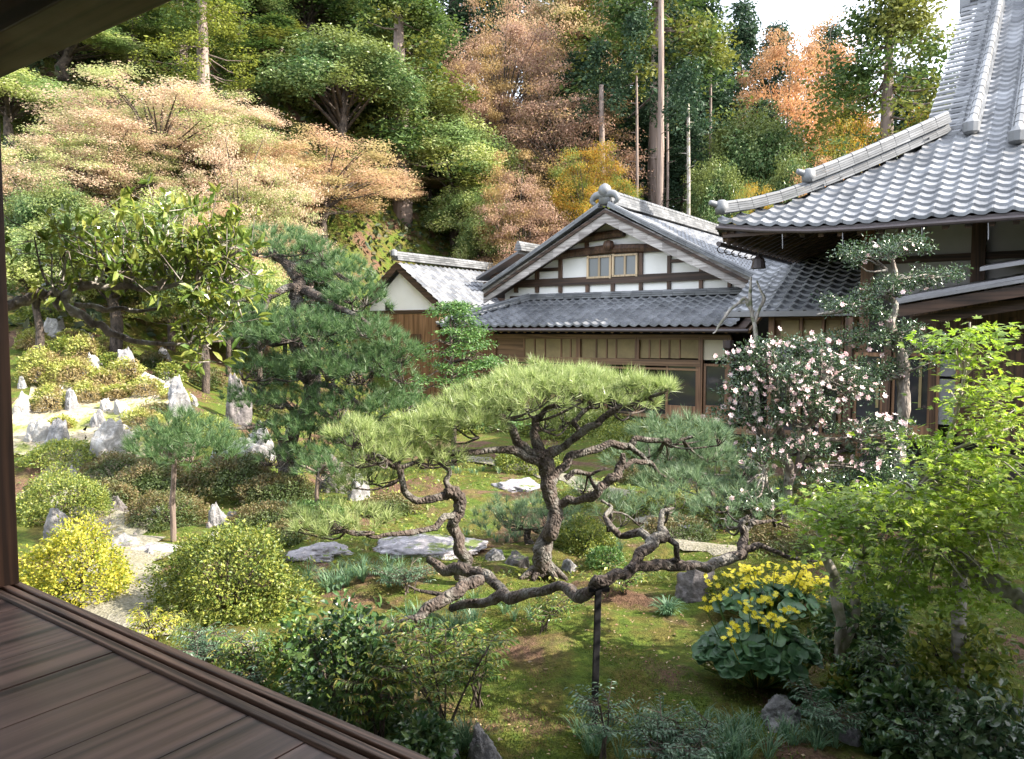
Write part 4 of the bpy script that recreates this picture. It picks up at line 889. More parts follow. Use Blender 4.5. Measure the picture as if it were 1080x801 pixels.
RK = [
 (55, 477, 36, 34, 'blue grey pointed boulder beside the pale white boulders near the post', 'stone', .45),
 (108, 492, 46, 46, 'white sunlit upright boulder right of the blue grey pointed boulder', 'palestone', .2),
 (78, 500, 26, 22, 'small white boulder leaning on the white upright boulder', 'palestone', .3),
 (35, 470, 34, 26, 'pale boulder directly left of the blue grey pointed boulder', 'palestone', .3),
 (50, 355, 34, 18, 'white rounded boulder highest on the bank under the grey branch', 'palestone', .3),
 (84, 358, 24, 12, 'small pale boulder right of the highest white boulder', 'palestone', .3),
 (95, 398, 24, 26, 'pale pointed stone in the middle of the azalea bank', 'palestone', .6),
 (128, 392, 30, 26, 'grey craggy stone on the bank below the tips of the grey branch', 'stone', .5),
 (156, 412, 34, 20, 'flat white stone between azaleas right of the round azalea', 'palestone', .2),
 (110, 436, 20, 16, 'small white stone among azaleas at the middle of the bank', 'palestone', .3),
 (72, 436, 22, 26, 'narrow grey stone between two round azaleas', 'stone', .5),
 (124, 440, 24, 18, 'little pale stone below the golden azalea row', 'palestone', .3),
 (100, 455, 26, 22, 'grey and white cracked stone above the white upright boulder', 'stone', .3),
 (20, 440, 24, 26, 'pale stone close to the veranda post on the bank', 'palestone', .3),
 (134, 468, 30, 18, 'pale slab just left of the fan shaped young pine', 'palestone', .2),
 (186, 440, 36, 42, 'grey blue upright stone left of the tall standing stone', 'stone', .35),
 (248, 446, 32, 56, 'tall dark standing stone with flat top left of the big pine trunk', 'darkstone', .1),
 (270, 482, 46, 40, 'grey pointed boulder with mossy shoulder beside the big pine trunk', 'stone', .6),
 (258, 494, 56, 26, 'rugged grey low boulder under the pointed mossy one', 'stone', .25),
 (232, 492, 26, 22, 'small craggy stone at the left foot of the rugged boulder', 'stone', .3),
 (74, 520, 16, 30, 'slender jagged splinter stone standing by the green azalea', 'stone', .6),
 (52, 572, 36, 36, 'leaning grey wedge stone behind the yellow bush', 'stone', .6),
 (88, 568, 42, 14, 'low flat grey stone by the gravel path', 'slab', .1, True),
 (124, 580, 34, 16, 'grey rough stone beside the leafless little bush', 'stone', .3),
 (152, 588, 46, 12, 'long low stone at the far edge of the gravel path', 'slab', .1, True),
 (226, 556, 26, 28, 'grey white stone between brown azaleas behind the large round bush', 'stone', .4),
 (120, 540, 26, 18, 'dark stone above the leafless little bush', 'darkstone', .3),
 (352, 520, 44, 42, 'dark mossy boulder right of the big pine trunk', 'darkstone', .35),
 (376, 528, 34, 30, 'grey stone attached to the dark mossy boulder', 'stone', .4),
 (338, 592, 66, 22, 'smooth purple grey stone left of the long slab', 'slab', .1, True),
 (450, 585, 100, 22, 'long purple grey slab lying behind the gnarled pine trunk', 'slab', .1, True),
 (548, 520, 66, 22, 'broad flat stone on bright moss behind the main pine trunk', 'slab', .15, True),
 (545, 600, 36, 18, 'dark stone at the foot of the main pine trunk', 'darkstone', .3),
 (522, 592, 22, 14, 'small grey stone left of the main pine trunk foot', 'stone', .3),
 (602, 604, 22, 14, 'small pale stone right of the main pine trunk foot', 'stone', .3),
 (745, 634, 56, 40, 'dark rounded boulder behind the yellow flowers', 'darkstone', .3),
 (740, 560, 70, 16, 'low grey stones edging the pale path under the pines', 'slab', .2, True),
 (508, 806, 44, 42, 'grey ribbed rock in the bottom foreground beside the bush', 'stone', .4),
 (470, 806, 40, 14, 'low grey rock touching the ribbed foreground rock', 'stone', .2),
 (830, 768, 62, 26, 'grey mossy rock in front of the round leaved clump', 'stone', .35),
 (905, 610, 20, 16, 'small pale stone behind the pale forked trunk', 'stone', .3),
 (956, 783, 30, 14, 'small stone at bottom right among ferns', 'stone', .3),
 (904, 785, 28, 14, 'pale grey stone on the brown soil near bottom right', 'slab', .2),
 (978, 798, 26, 14, 'pale stone at the very bottom right corner', 'slab', .2),
 (240, 695, 50, 10, 'low pale stone half hidden below the large round bush', 'slab', .1, True),
 (112, 628, 26, 12, 'pale stone in the path beside the yellow bush', 'slab', .1, True),
 (104, 640, 20, 8, 'small flat stone in the path', 'slab', .1, True),
]
for r_ in RK:
    rock(r_[0], r_[1], r_[2], r_[3], r_[4], r_[5], r_[6], flat=len(r_) > 7)

for i in range(34):
    rock(18 + rng.random() * 200, 372 + rng.random() * 112, 9 + rng.random() * 11, 6 + rng.random() * 8, 'small rough grey stone among the azaleas of the sunlit bank', 'stone' if i % 2 else 'palestone', .3, group='small stones strewn on the bank')
for i in range(26):
    rock(60 + rng.random() * 330, 500 + rng.random() * 95, 8 + rng.random() * 10, 5 + rng.random() * 6, 'small dark garden stone on the moss below the bank', 'darkstone' if i % 2 else 'stone', .3, group='small stones on the moss')
# ---------------- shrubs ----------------
def shrub(px, pyb, wpx, hpx, mat, label, name='azalea_bush', cat='bush', leaf=.022, n=None, group='clipped garden shrubs', up=.5, bumpy=.12, depth=.85, Y=None, core=.72, big=False, sink=.25):
    p = gnd(px, pyb) if Y is None else np.array([(px - 540) / F * Y, Y, float(hgt((px - 540) / F * Y, Y))])
    Y = p[1]; w = wpx / F * Y; h = hpx / F * Y; d = w * depth
    leaf = max(leaf, 1.7 / F * Y)
    c = np.array([p[0], p[1] + d * .35, float(hgt(p[0], p[1] + d * .35))]); root = empty(name, c, label, cat, group)
    area = w * d + (w + d) * h; n = n or int(min(26000, max(1500, area * 2.0 / (leaf * leaf))))
    D = rdir(n); D[:, 2] = np.abs(D[:, 2]) - sink * (rng.random(n) < .35); D = unit(D)
    o = rng.random(3) * 30; r = 1 + bumpy * 2 * (vnoise(D * 2.4 + o) - .5) + bumpy * 1.2 * (vnoise(D * 6 + o) - .5)
    r *= core + (1 - core) * rng.random(n) ** .5 + .05 * rng.normal(size=n)
    P = D * r[:, None] * [w / 2, d / 2, h * .93]; P[:, 2] = np.maximum(P[:, 2] + h * .06, .01); P += c
    N = unit(D * .6 + UZ * up + rng.normal(size=(n, 3)) * .5); LD = unit(np.cross(N, rng.normal(size=(n, 3))) + D * .7)
    f = MB(); s = leaf * (.7 + .7 * rng.random(n))
    (broadleaves if big else leafquads)(f, P, LD, N, s * 1.5, s * .8); f.build('foliage', M[mat], root)
    t = MB()
    for i in range(9):
        a = rng.random() * 6.28; q = np.array([math.cos(a) * w * .3, math.sin(a) * d * .3, h * .7]); t.tube([c - UZ * .05, c + q * [.4, .4, .45], c + q], [.014 + .01 * w, .01, .004], 5)
    t.build('stems', M['barkdark'], root, smooth=True); return root
SH = [
 (36, 408, 50, 42, 'azalea', 'golden azalea mound beside the post on the sunlit bank'),
 (62, 388, 40, 34, 'azalea_green', 'greener clipped bush behind the golden azalea mound'),
 (82, 388, 40, 34, 'azalea', 'golden azalea left of the pale pointed stone'),
 (66, 412, 64, 30, 'azalea', 'long pinkish gold azalea in the middle of the bank'),
 (46, 438, 42, 32, 'azalea', 'ball shaped yellow azalea left of the narrow grey stone'),
 (88, 428, 40, 24, 'azalea', 'tan azalea right of the narrow grey stone'),
 (104, 412, 46, 20, 'azalea', 'flat yellow azalea below the pale pointed stone'),
 (127, 406, 40, 26, 'azalea', 'round pinkish gold azalea at the centre right of the bank'),
 (148, 420, 42, 20, 'azalea', 'small bright yellow azalea in front of the flat white stone'),
 (144, 462, 52, 26, 'azalea', 'wide golden azalea above the young fan shaped pine'),
 (108, 372, 46, 22, 'azalea', 'yellow azalea high on the bank under the grey branch'),
 (175, 404, 34, 24, 'azalea_green', 'bright green and yellow bush left of the upright grey blue stone'),
 (158, 388, 30, 20, 'azalea_brown', 'dark brownish bush high on the bank'),
 (72, 362, 30, 12, 'azalea', 'small yellow bush between the two highest pale boulders'),
 (38, 345, 60, 26, 'azalea_green', 'green bush behind the highest white boulder'),
 (160, 356, 90, 30, 'azalea', 'bright yellow hedge behind the tips of the grey branch'),
 (215, 372, 60, 36, 'evergreen', 'dark shrub behind the standing stones'),
 (250, 360, 60, 50, 'azalea_green', 'green shrub under the yellowish broad leaves'),
 (212, 408, 44, 24, 'azalea_brown', 'low brownish shrub behind the upright grey blue stone'),
 (277, 440, 34, 28, 'azalea_brown', 'mossy yellow green shrub right of the tall standing stone'),
 (55, 500, 72, 24, 'azalea_green', 'dark green flat azalea below the blue grey pointed boulder'),
 (50, 552, 84, 50, 'azalea_green', 'broad fresh green azalea behind the yellow bush'),
 (100, 536, 56, 28, 'azalea_brown', 'reddish brown azalea right of the fresh green azalea'),
 (112, 512, 66, 24, 'azalea_brown', 'olive brown azalea below the white upright boulder'),
 (150, 528, 74, 36, 'azalea_brown', 'wide brown azalea left of the young pine stake'),
 (165, 558, 76, 34, 'azalea_brown', 'dark brown green azalea behind the young pine stake'),
 (148, 520, 44, 20, 'hinoki', 'deep green low shrub between brown azaleas'),
 (235, 530, 84, 40, 'azalea_brown', 'brown azalea in front of the rugged boulder'),
 (285, 534, 74, 30, 'azalea_brown', 'reddish azalea at the foot of the big pine trunk'),
 (275, 560, 72, 26, 'azalea_brown', 'dark olive azalea above the large round bush'),
 (215, 518, 40, 24, 'hinoki', 'small dark green shrub among brown azaleas'),
 (60, 640, 108, 74, 'yellowbush', 'bright yellow bush beside the veranda post'),
 (222, 660, 158, 96, 'azalea_green', 'large rounded yellow green bush in the left foreground'),
 (260, 500, 40, 14, 'azalea_brown', 'thin mossy shrub below the rugged boulder'),
 (618, 586, 60, 34, 'azalea_green', 'green shrub right of the main pine trunk'),
 (720, 572, 70, 22, 'azalea_brown', 'rounded olive shrub behind the pale path'),
 (675, 512, 40, 20, 'azalea_brown', 'small olive moss mound between pine limbs'),
 (745, 556, 64, 24, 'azalea_green', 'low green shrub under the blue pine needles'),
 (775, 636, 70, 20, 'azalea_green', 'low dark green shrub left of the yellow flowers'),
 (842, 590, 90, 36, 'azalea_brown', 'brownish shrub behind the yellow flowers'),
 (560, 500, 70, 22, 'azalea_green', 'low green shrub in shade behind the main pine'),
 (700, 480, 120, 34, 'azalea_green', 'dark green hedge in front of the temple house doors'),
 (600, 462, 120, 30, 'azalea_green', 'dark hedge under the white gabled house front'),
 (470, 458, 110, 30, 'azalea_green', 'dark hedge between storehouse and main house'),
 (395, 470, 90, 34, 'azalea_green', 'green shrub in front of the storehouse wall'),
 (870, 560, 130, 40, 'azalea_brown', 'brown leafed hedge below the flowering camellia'),
 (30, 372, 36, 26, 'azalea', 'small golden azalea beside the post near the top of the bank'),
 (112, 392, 30, 18, 'azalea_green', 'tiny green bush right of the pale pointed stone'),
 (60, 455, 30, 16, 'azalea', 'tiny yellow azalea just above the pale boulders'),
 (120, 424, 30, 16, 'azalea', 'tiny golden azalea between the tan and the bright yellow ones'),
 (180, 424, 34, 18, 'azalea', 'small yellow azalea at the foot of the upright grey blue stone'),
 (30, 392, 30, 20, 'azalea_green', 'small green bush beside the post above the golden mound'),
 (92, 380, 30, 18, 'azalea', 'small pinkish gold azalea touching the pale pointed stone'),
 (160, 446, 40, 18, 'azalea_brown', 'small brown green bush above the wide golden azalea'),
 (205, 470, 60, 24, 'azalea_green', 'mossy green shrub behind the fan shaped young pine'),
 (330, 560, 60, 24, 'hinoki', 'dark green low shrub at the foot of the small young pine'),
 (405, 545, 60, 18, 'azalea_brown', 'low mossy brown shrub under the twisted pine arm'),
 (300, 575, 50, 20, 'azalea_brown', 'low brown shrub left of the smooth purple grey stone'),
 (190, 335, 80, 40, 'evergreen', 'dense green shrub at the top right of the bank'),
 (110, 330, 90, 36, 'azalea_green', 'sunlit green shrub row at the top of the bank'),
 (640, 600, 40, 16, 'hinoki', 'small dark green cushion shrub right of the main trunk stones'),
 (680, 545, 50, 20, 'azalea_green', 'green cushion shrub between the raised limb and the path'),
 (600, 540, 46, 20, 'azalea_green', 'green cushion shrub just right of the main trunk'),
]
for i, q in enumerate(SH):
    bigb = q[2] > 100 and q[1] > 600
    kx, kh = (.92, .85) if q[1] < 470 and q[0] < 230 else (1.12, 1.0) if q[1] < 580 else (1.08, 1.05)
    shrub(q[0], q[1], q[2] * kx, q[3] * kh, q[4], q[5], leaf=.022 if bigb else .02, bumpy=.26 if bigb else .17)
# flowering camellia hedge, dark broadleaf shrubs of the near right corner and the foreground bush
DK = [
 (940, 520, 120, 66, 'camellia', 'low flowering camellia hedge in front of the porch', .04, 10.2),
 (352, 770, 140, 160, 'darkleaf', 'tall dark glossy bush growing against the veranda edge', .04, 4.7),
 (300, 720, 70, 90, 'nandina', 'lighter leafy bush between round bush and dark glossy bush', .03, 5.3),
 (440, 800, 70, 70, 'darkleaf', 'small dark bush left of the ribbed foreground rock', .035, 4.3),
 (930, 700, 100, 90, 'darkleaf', 'dark leafy shrub right of the pale forked trunk', .045, 6.0),
 (1045, 716, 120, 100, 'azalea_green', 'dark shrub mass under the rail at the right edge', .045, 5.2),
 (1000, 765, 120, 80, 'darkleaf', 'deep green shrub at the bottom right corner', .05, 4.6),
 (1070, 800, 110, 120, 'camellia', 'bluish dark shrub touching the bottom right edge', .045, 4.1),
 (925, 750, 70, 36, 'nandina', 'low light green plant with buds in front of the pale trunk', .04, 5.3),
]
for px, pb, w_, h_, mt, lb, lf, Y in DK: shrub(px, pb, w_, h_, mt, lb, 'leafy_bush', 'bush', lf, None, 'loose leafy bushes', .4, .3, .8, Y, .45, True)

# ---------------- pines ----------------
def P3(pts): return [at(x, y, Y) for x, y, Y, r in pts], [r * .64 / F * Y for x, y, Y, r in pts]
def limb(mb, pts, sub=5, n=10, noise=.10):
    P, r = P3(pts); P = np.array(P); r = np.array(r); m = len(P)
    t = np.linspace(0, m - 1, 2 * m - 1); q = np.stack([np.interp(t, np.arange(m), P[:, i]) for i in range(3)], 1); rr = np.interp(t, np.arange(m), r)
    q[1:-1] += rng.normal(size=(2 * m - 3, 3)) * rr[1:-1, None] * .25; rr = rr * (1 + .09 * rng.normal(size=len(rr))).clip(.75, 1.3); mb.tube(q, rr, n, noise, max(2, sub - 2))
def pad(nb, tb, px, py, Y, w, h, dsc, src, nt, L=.10, nn=34, wd=.005, per_node=9, axis_up=.9, spread=.5):
    c = at(px, py, Y); rx, rz = w / 2 / F * Y, h / 2 / F * Y; ry = rx * dsc
    a = rng.random(nt) * 6.28; r = np.sqrt(rng.random(nt)); o = rng.random(3) * 20
    x, y = r * np.cos(a), r * np.sin(a); zz = np.sqrt(1 - r * r * .96)
    P = c + np.stack([x * rx, y * ry, rz * (zz * (.25 + .75 * rng.random(nt)) * 1.5 - .6)], 1)
    P += (vnoise(P * 3 + o)[:, None] - .5) * [.06, .06, .22]
    A = unit(np.stack([x * .55, y * .55, np.full(nt, axis_up)], 1) + rng.normal(size=(nt, 3)) * .25)
    needles(nb, P, A, nn, L, wd, spread)
    s = at(*src) if len(src) == 3 else np.array(src)
    k = max(3, nt // per_node // 4); aa = rng.random(k) * 6.28; rr = np.sqrt(rng.random(k)) * .75
    Nn = c + np.stack([rr * np.cos(aa) * rx, rr * np.sin(aa) * ry, np.full(k, -rz * .55) + rng.normal(size=k) * rz * .15], 1)
    for q in Nn:
        m = (s * .55 + q * .45) + rng.normal(size=3) * .06 * np.linalg.norm(q - s) - UZ * .04; th = .016 * (Y / 8.8)
        tb.tube([s, m, q], [th, th * .75, th * .5], 6, .1, 3)
        dd = np.linalg.norm(P - q, axis=1); near_ = np.argsort(dd)[:per_node]
        for j in near_: tb.tube([q, (q + P[j]) / 2 - UZ * .015 + rng.normal(size=3) * .012, P[j]], [th * .45, th * .35, th * .2], 4)
# main pine: sunlit umbrella crown
def pine(label, loc, name='pine_tree', group='garden pines'): return empty(name, loc, label, 'tree', group)
b0 = gnd(574, 606)
mp = pine('gnarled umbrella shaped pine with sunlit yellow green crown in the centre of the garden', b0)
tb, nb, nb2 = MB(), MB(), MB(); TY = 8.3
limb(tb, [(574, 612, TY, 20), (573, 596, TY, 15), (577, 570, TY, 13), (584, 542, TY, 13), (580, 515, TY, 12.5), (575, 490, TY, 13), (573, 478, TY, 12)], 6, 14, .14)
for sx, dy in ((-26, 4), (24, 4), (-12, 8), (14, 9)): limb(tb, [(574, 590, TY, 9), (574 + sx * .5, 602, TY - .05, 7), (574 + sx, 610 + dy * .5, TY - .15, 3)], 4)
limb(tb, [(573, 482, TY, 10), (560, 478, TY, 9), (547, 468, TY - .05, 8), (538, 452, TY - .1, 7), (530, 440, TY - .1, 6), (515, 434, TY - .15, 4), (500, 430, TY - .2, 2)])
limb(tb, [(573, 482, TY, 9), (562, 460, TY + .05, 8), (566, 445, TY + .1, 6), (575, 432, TY + .1, 4), (590, 425, TY + .1, 2)])
limb(tb, [(572, 486, TY, 9), (545, 477, TY - .1, 7), (520, 474, TY - .2, 6), (500, 477, TY - .3, 6), (475, 478, TY - .35, 5), (458, 478, TY - .4, 4.5), (445, 470, TY - .4, 4), (434, 462, TY - .45, 3), (415, 458, TY - .5, 2)])
limb(tb, [(576, 484, TY, 9), (592, 470, TY, 7.5), (612, 457, TY - .1, 7), (630, 447, TY - .15, 6), (645, 434, TY - .2, 5.5), (665, 427, TY - .2, 4.5), (685, 419, TY - .25, 3.5), (706, 410, TY - .3, 2)])
limb(tb, [(612, 457, TY - .1, 5), (604, 446, TY - .1, 4.5), (614, 436, TY - .05, 4), (626, 426, TY, 2.5)])
limb(tb, [(580, 512, TY, 9), (588, 498, TY + .05, 8), (602, 482, TY + .15, 7), (620, 475, TY + .25, 6.5), (645, 471, TY + .35, 6.5), (663, 469, TY + .4, 6.5), (672, 462, TY + .45, 5), (700, 466, TY + .5, 4.5), (720, 464, TY + .6, 3), (745, 455, TY + .7, 2)])
limb(tb, [(586, 535, TY, 8), (600, 528, TY - .05, 7), (616, 528, TY - .1, 7), (630, 521, TY - .15, 8), (641, 510, TY - .15, 8), (650, 500, TY - .15, 7.5), (655, 488, TY - .1, 6), (657, 478, TY - .1, 4)])
limb(tb, [(652, 496, TY - .1, 5), (668, 487, TY, 4.5), (685, 488, TY + .1, 4), (697, 500, TY + .1, 3), (712, 508, TY + .1, 2)])
limb(tb, [(596, 505, TY, 5), (606, 498, TY, 4.5), (622, 500, TY, 3.5), (640, 494, TY, 2)])
limb(tb, [(663, 469, TY + .4, 5), (676, 480, TY + .3, 4), (690, 496, TY + .3, 3), (705, 504, TY + .3, 1.5)])
for px, py, Y, w_, h_, n_, src in (
    (585, 408, TY + .1, 190, 50, 330, (566, 445, TY + .1)), (540, 420, TY - .15, 170, 48, 290, (532, 442, TY - .1)), (630, 414, TY, 150, 46, 240, (626, 430, TY)),
    (480, 444, TY - .3, 120, 44, 190, (505, 462, TY - .2)), (500, 428, TY, 110, 40, 150, (515, 436, TY - .15)), (682, 408, TY - .2, 76, 34, 95, (685, 420, TY - .25)), (440, 455, TY - .45, 80, 34, 90, (445, 470, TY - .4)),
    (585, 400, TY + .5, 120, 34, 120, (575, 432, TY + .1)), (560, 440, TY + .7, 150, 44, 120, (566, 450, TY + .1)), (650, 424, TY + .5, 110, 40, 90, (645, 434, TY - .2))):
    pad(nb, tb, px, py, Y, w_ * .84, h_ * .8, .7, src, int(n_ * .50), .15, 34, .0065, spread=.55)
for px, py, Y, w_, h_, n_, src in ((720, 458, TY + .7, 110, 36, 110, (700, 466, TY + .5)), (700, 480, TY + 1.2, 120, 40, 110, (700, 466, TY + .5)), (745, 478, TY + .9, 70, 30, 60, (720, 464, TY + .6)), (628, 520, TY + .2, 60, 20, 30, (620, 500, TY)), (712, 512, TY, 80, 30, 60, (697, 500, TY + .1))):
    pad(nb2, tb, px, py, Y, w_, h_, .8, src, n_, .15, 26, .0065)
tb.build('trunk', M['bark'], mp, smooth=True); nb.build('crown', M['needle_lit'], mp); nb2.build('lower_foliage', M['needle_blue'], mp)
# second pine with short twisted trunk
g1 = gnd(487, 606); lp = pine('small twisted pine with pale sun-toned tufts left of the umbrella pine', g1)
tb, nb = MB(), MB(); Y2 = 7.9
limb(tb, [(487, 610, Y2, 14), (488, 590, Y2, 11), (484, 570, Y2, 9), (477, 556, Y2, 9), (484, 540, Y2, 10), (486, 527, Y2, 11), (480, 517, Y2, 9), (470, 520, Y2 - .05, 8)], 5, 12, .16)
limb(tb, [(483, 524, Y2, 8), (468, 522, Y2, 7), (452, 527, Y2 - .1, 7), (438, 528, Y2 - .15, 6.5), (427, 518, Y2 - .2, 6), (423, 505, Y2 - .2, 6), (421, 494, Y2 - .2, 6), (408, 486, Y2 - .3, 4), (394, 478, Y2 - .3, 3), (377, 464, Y2 - .35, 2)])
limb(tb, [(482, 542, Y2, 7), (470, 546, Y2 - .1, 6), (460, 556, Y2 - .2, 5.5), (440, 561, Y2 - .3, 5), (420, 564, Y2 - .4, 4.5), (395, 566, Y2 - .5, 3.5), (365, 560, Y2 - .5, 2)])
limb(tb, [(423, 494, Y2 - .2, 4), (436, 488, Y2 - .1, 3.5), (450, 482, Y2, 2)]); limb(tb, [(480, 518, Y2, 6), (470, 508, Y2, 5), (474, 497, Y2, 4), (462, 488, Y2, 2)])
for px, py, Y, w_, h_, n_, src in ((400, 478, Y2 - .3, 76, 34, 85, (408, 486, Y2 - .3)), (450, 482, Y2, 90, 34, 80, (440, 488, Y2 - .1)), (385, 505, Y2 - .2, 60, 34, 60, (423, 505, Y2 - .2)), (375, 462, Y2 - .4, 60, 26, 50, (377, 466, Y2 - .35)), (420, 455, Y2, 80, 26, 50, (421, 490, Y2 - .2)), (378, 548, Y2 - .5, 90, 28, 60, (395, 562, Y2 - .5)), (330, 552, Y2 - .4, 70, 26, 50, (365, 560, Y2 - .5))):
    pad(nb, tb, px, py, Y, w_, h_, .8, src, int(n_ * .75), .15, 30, .0065, spread=.55)
tb.build('trunk', M['bark'], lp, smooth=True); nb.build('crown', M['needle_lit'], lp)
# creeping pine with its limb laid on a black prop
cp = pine('creeping pine whose long grey limb lies across a black prop in the foreground', gnd(486, 640))
tb, nb = MB(), MB()
limb(tb, [(424, 656, 6.3, 6), (440, 650, 6.3, 8), (458, 640, 6.4, 10), (475, 628, 6.5, 10), (490, 618, 6.6, 11), (508, 611, 6.7, 9)], 4, 12, .14)
limb(tb, [(452, 590, 7.4, 5), (470, 602, 7.2, 9), (490, 602, 7.1, 11), (508, 604, 7.0, 10), (525, 615, 6.8, 9), (536, 630, 6.5, 8)], 4, 12, .15)
limb(tb, [(476, 642, 6.7, 7), (508, 636, 6.5, 8), (530, 629, 6.3, 9), (549, 627, 6.1, 9), (570, 624, 5.9, 8.5), (590, 619, 5.7, 9), (602, 624, 5.55, 9), (610, 632, 5.45, 10), (622, 622, 5.35, 9.5), (632, 613, 5.3, 9), (648, 607, 5.35, 9), (664, 602, 5.4, 9), (680, 597, 5.5, 9), (700, 598, 5.6, 9), (722, 594, 5.7, 9), (745, 600, 5.8, 9), (765, 592, 5.9, 9), (780, 580, 6.0, 9), (785, 566, 6.1, 8), (782, 553, 6.1, 6), (790, 545, 6.1, 4)], 4, 12, .14)
limb(tb, [(664, 602, 5.4, 8), (676, 584, 5.5, 8.5), (690, 572, 5.6, 10), (700, 566, 5.65, 9), (697, 552, 5.7, 5), (699, 540, 5.75, 4), (710, 536, 5.8, 2)])
limb(tb, [(690, 570, 5.6, 7), (675, 562, 5.7, 6), (655, 566, 5.8, 6), (643, 556, 5.8, 5), (638, 545, 5.9, 4), (645, 535, 6, 3), (634, 528, 6, 2)])
limb(tb, [(778, 580, 6.0, 6), (800, 576, 6.0, 5), (820, 583, 6.0, 4), (842, 590, 6.0, 3), (862, 592, 6.0, 1.5)]); limb(tb, [(784, 562, 6.1, 5), (796, 552, 6.1, 4), (815, 550, 6.2, 2.5), (835, 556, 6.2, 1.5)])
limb(tb, [(490, 618, 6.6, 5), (478, 630, 6.6, 4), (440, 622, 6.6, 3), (430, 618, 6.6, 1.5)]); limb(tb, [(700, 566, 5.65, 6), (712, 575, 5.6, 5), (715, 592, 5.6, 5)])
for px, py, Y, w_, h_, n_, src in ((660, 545, 6.4, 70, 30, 26, (645, 540, 6.0)), (700, 530, 6.6, 90, 34, 34, (705, 540, 5.8)), (775, 530, 6.5, 110, 46, 46, (785, 550, 6.1)), (820, 540, 6.4, 60, 22, 18, (815, 550, 6.2)), (745, 545, 6.8, 70, 30, 26, (782, 555, 6.1))):
    pad(nb, tb, px, py, Y, w_, h_, .8, src, n_, .10, 24, .004, 4)
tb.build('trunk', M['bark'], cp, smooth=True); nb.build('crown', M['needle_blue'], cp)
pb = gnd(626, 774); s = MB(); pt = at(631, 620, 5.32)
s.bar(pb - UZ * .1, pt, .045, .045, (0, 1, 0)); s.bar(pt - np.array([.07, 0, .01]), pt + np.array([.08, 0, -.01]), .05, .03)
o = s.build('support_prop', M['iron'], bevel=.004); tag(o, 'black iron prop holding up the long creeping pine limb', 'prop')
# big pine at the left
bp = pine('tall old pine with layered dark green clouds left of centre, in front of the storehouse', gnd(303, 524)); YB = 12.6
tb, nb = MB(), MB()
limb(tb, [(303, 530, YB, 20), (302, 505, YB, 15), (298, 478, YB, 13), (312, 450, YB, 12), (330, 425, YB, 13), (329, 402, YB, 14), (318, 380, YB, 12), (307, 355, YB, 10), (305, 332, YB, 10), (314, 312, YB, 11), (316, 297, YB, 10), (306, 280, YB, 9), (290, 268, YB, 6), (282, 255, YB, 4)], 5, 12, .16)
for pts in ([(316, 304, YB, 8), (335, 312, YB - .2, 7), (352, 322, YB - .3, 6), (372, 330, YB - .4, 5), (392, 345, YB - .4, 3)], [(316, 302, YB, 7), (298, 306, YB - .2, 6), (283, 315, YB - .3, 5), (278, 328, YB - .4, 3), (262, 330, YB - .4, 2)], [(306, 282, YB, 6), (330, 276, YB, 5), (352, 285, YB, 4), (366, 296, YB, 2)],
            [(309, 358, YB, 7), (290, 362, YB - .3, 5), (270, 360, YB - .4, 4), (250, 352, YB - .5, 2)], [(320, 385, YB, 8), (345, 372, YB - .3, 6), (370, 378, YB - .5, 5), (395, 392, YB - .6, 4), (415, 400, YB - .6, 2)], [(329, 402, YB, 7), (350, 408, YB - .3, 5), (372, 420, YB - .4, 4), (392, 440, YB - .4, 2)],
            [(302, 480, YB, 6), (285, 446, YB - .5, 5), (268, 452, YB - .8, 4.5), (250, 453, YB - 1, 3), (238, 450, YB - 1, 2)], [(318, 445, YB, 6), (300, 425, YB - .3, 4), (280, 415, YB - .4, 3), (262, 405, YB - .4, 2)], [(330, 425, YB, 6), (350, 445, YB - .4, 5), (375, 462, YB - .5, 3), (395, 470, YB - .5, 2)]):
    limb(tb, pts)
for px, py, w_, h_, n_, src, dy in (
    (288, 258, 100, 40, 150, (290, 268), 0), (325, 268, 90, 36, 120, (330, 277), .2), (352, 288, 86, 40, 130, (352, 287), 0), (378, 312, 70, 44, 110, (372, 328), -.3), (370, 345, 110, 46, 170, (372, 332), -.4), (270, 335, 70, 40, 90, (278, 328), -.4),
    (272, 352, 90, 44, 150, (270, 360), -.5), (320, 350, 110, 50, 180, (309, 356), -.6), (255, 312, 50, 26, 50, (283, 315), -.3), (392, 388, 96, 50, 170, (395, 392), -.6), (350, 385, 100, 50, 150, (370, 378), -.6), (415, 372, 60, 44, 90, (415, 400), -.6),
    (290, 388, 100, 40, 140, (290, 400), -.4), (300, 420, 110, 38, 130, (300, 425), -.4), (380, 425, 110, 44, 160, (372, 420), -.5), (345, 445, 120, 40, 140, (350, 445), -.6), (420, 425, 70, 40, 80, (392, 440), -.4), (390, 462, 90, 36, 90, (375, 462), -.5), (300, 455, 90, 34, 90, (312, 450), -.6), (340, 475, 90, 34, 70, (330, 440), -.7), (300, 482, 60, 26, 40, (302, 480), -.7), (262, 418, 60, 30, 50, (262, 408), -.5)):
    pad(nb, tb, px, py, YB + dy, w_, h_, .75, (src[0], src[1], YB + dy * .7), n_, .15, 28, .0075)
tb.build('trunk', M['bark'], bp, smooth=True); nb.build('crown', M['needle'], bp)
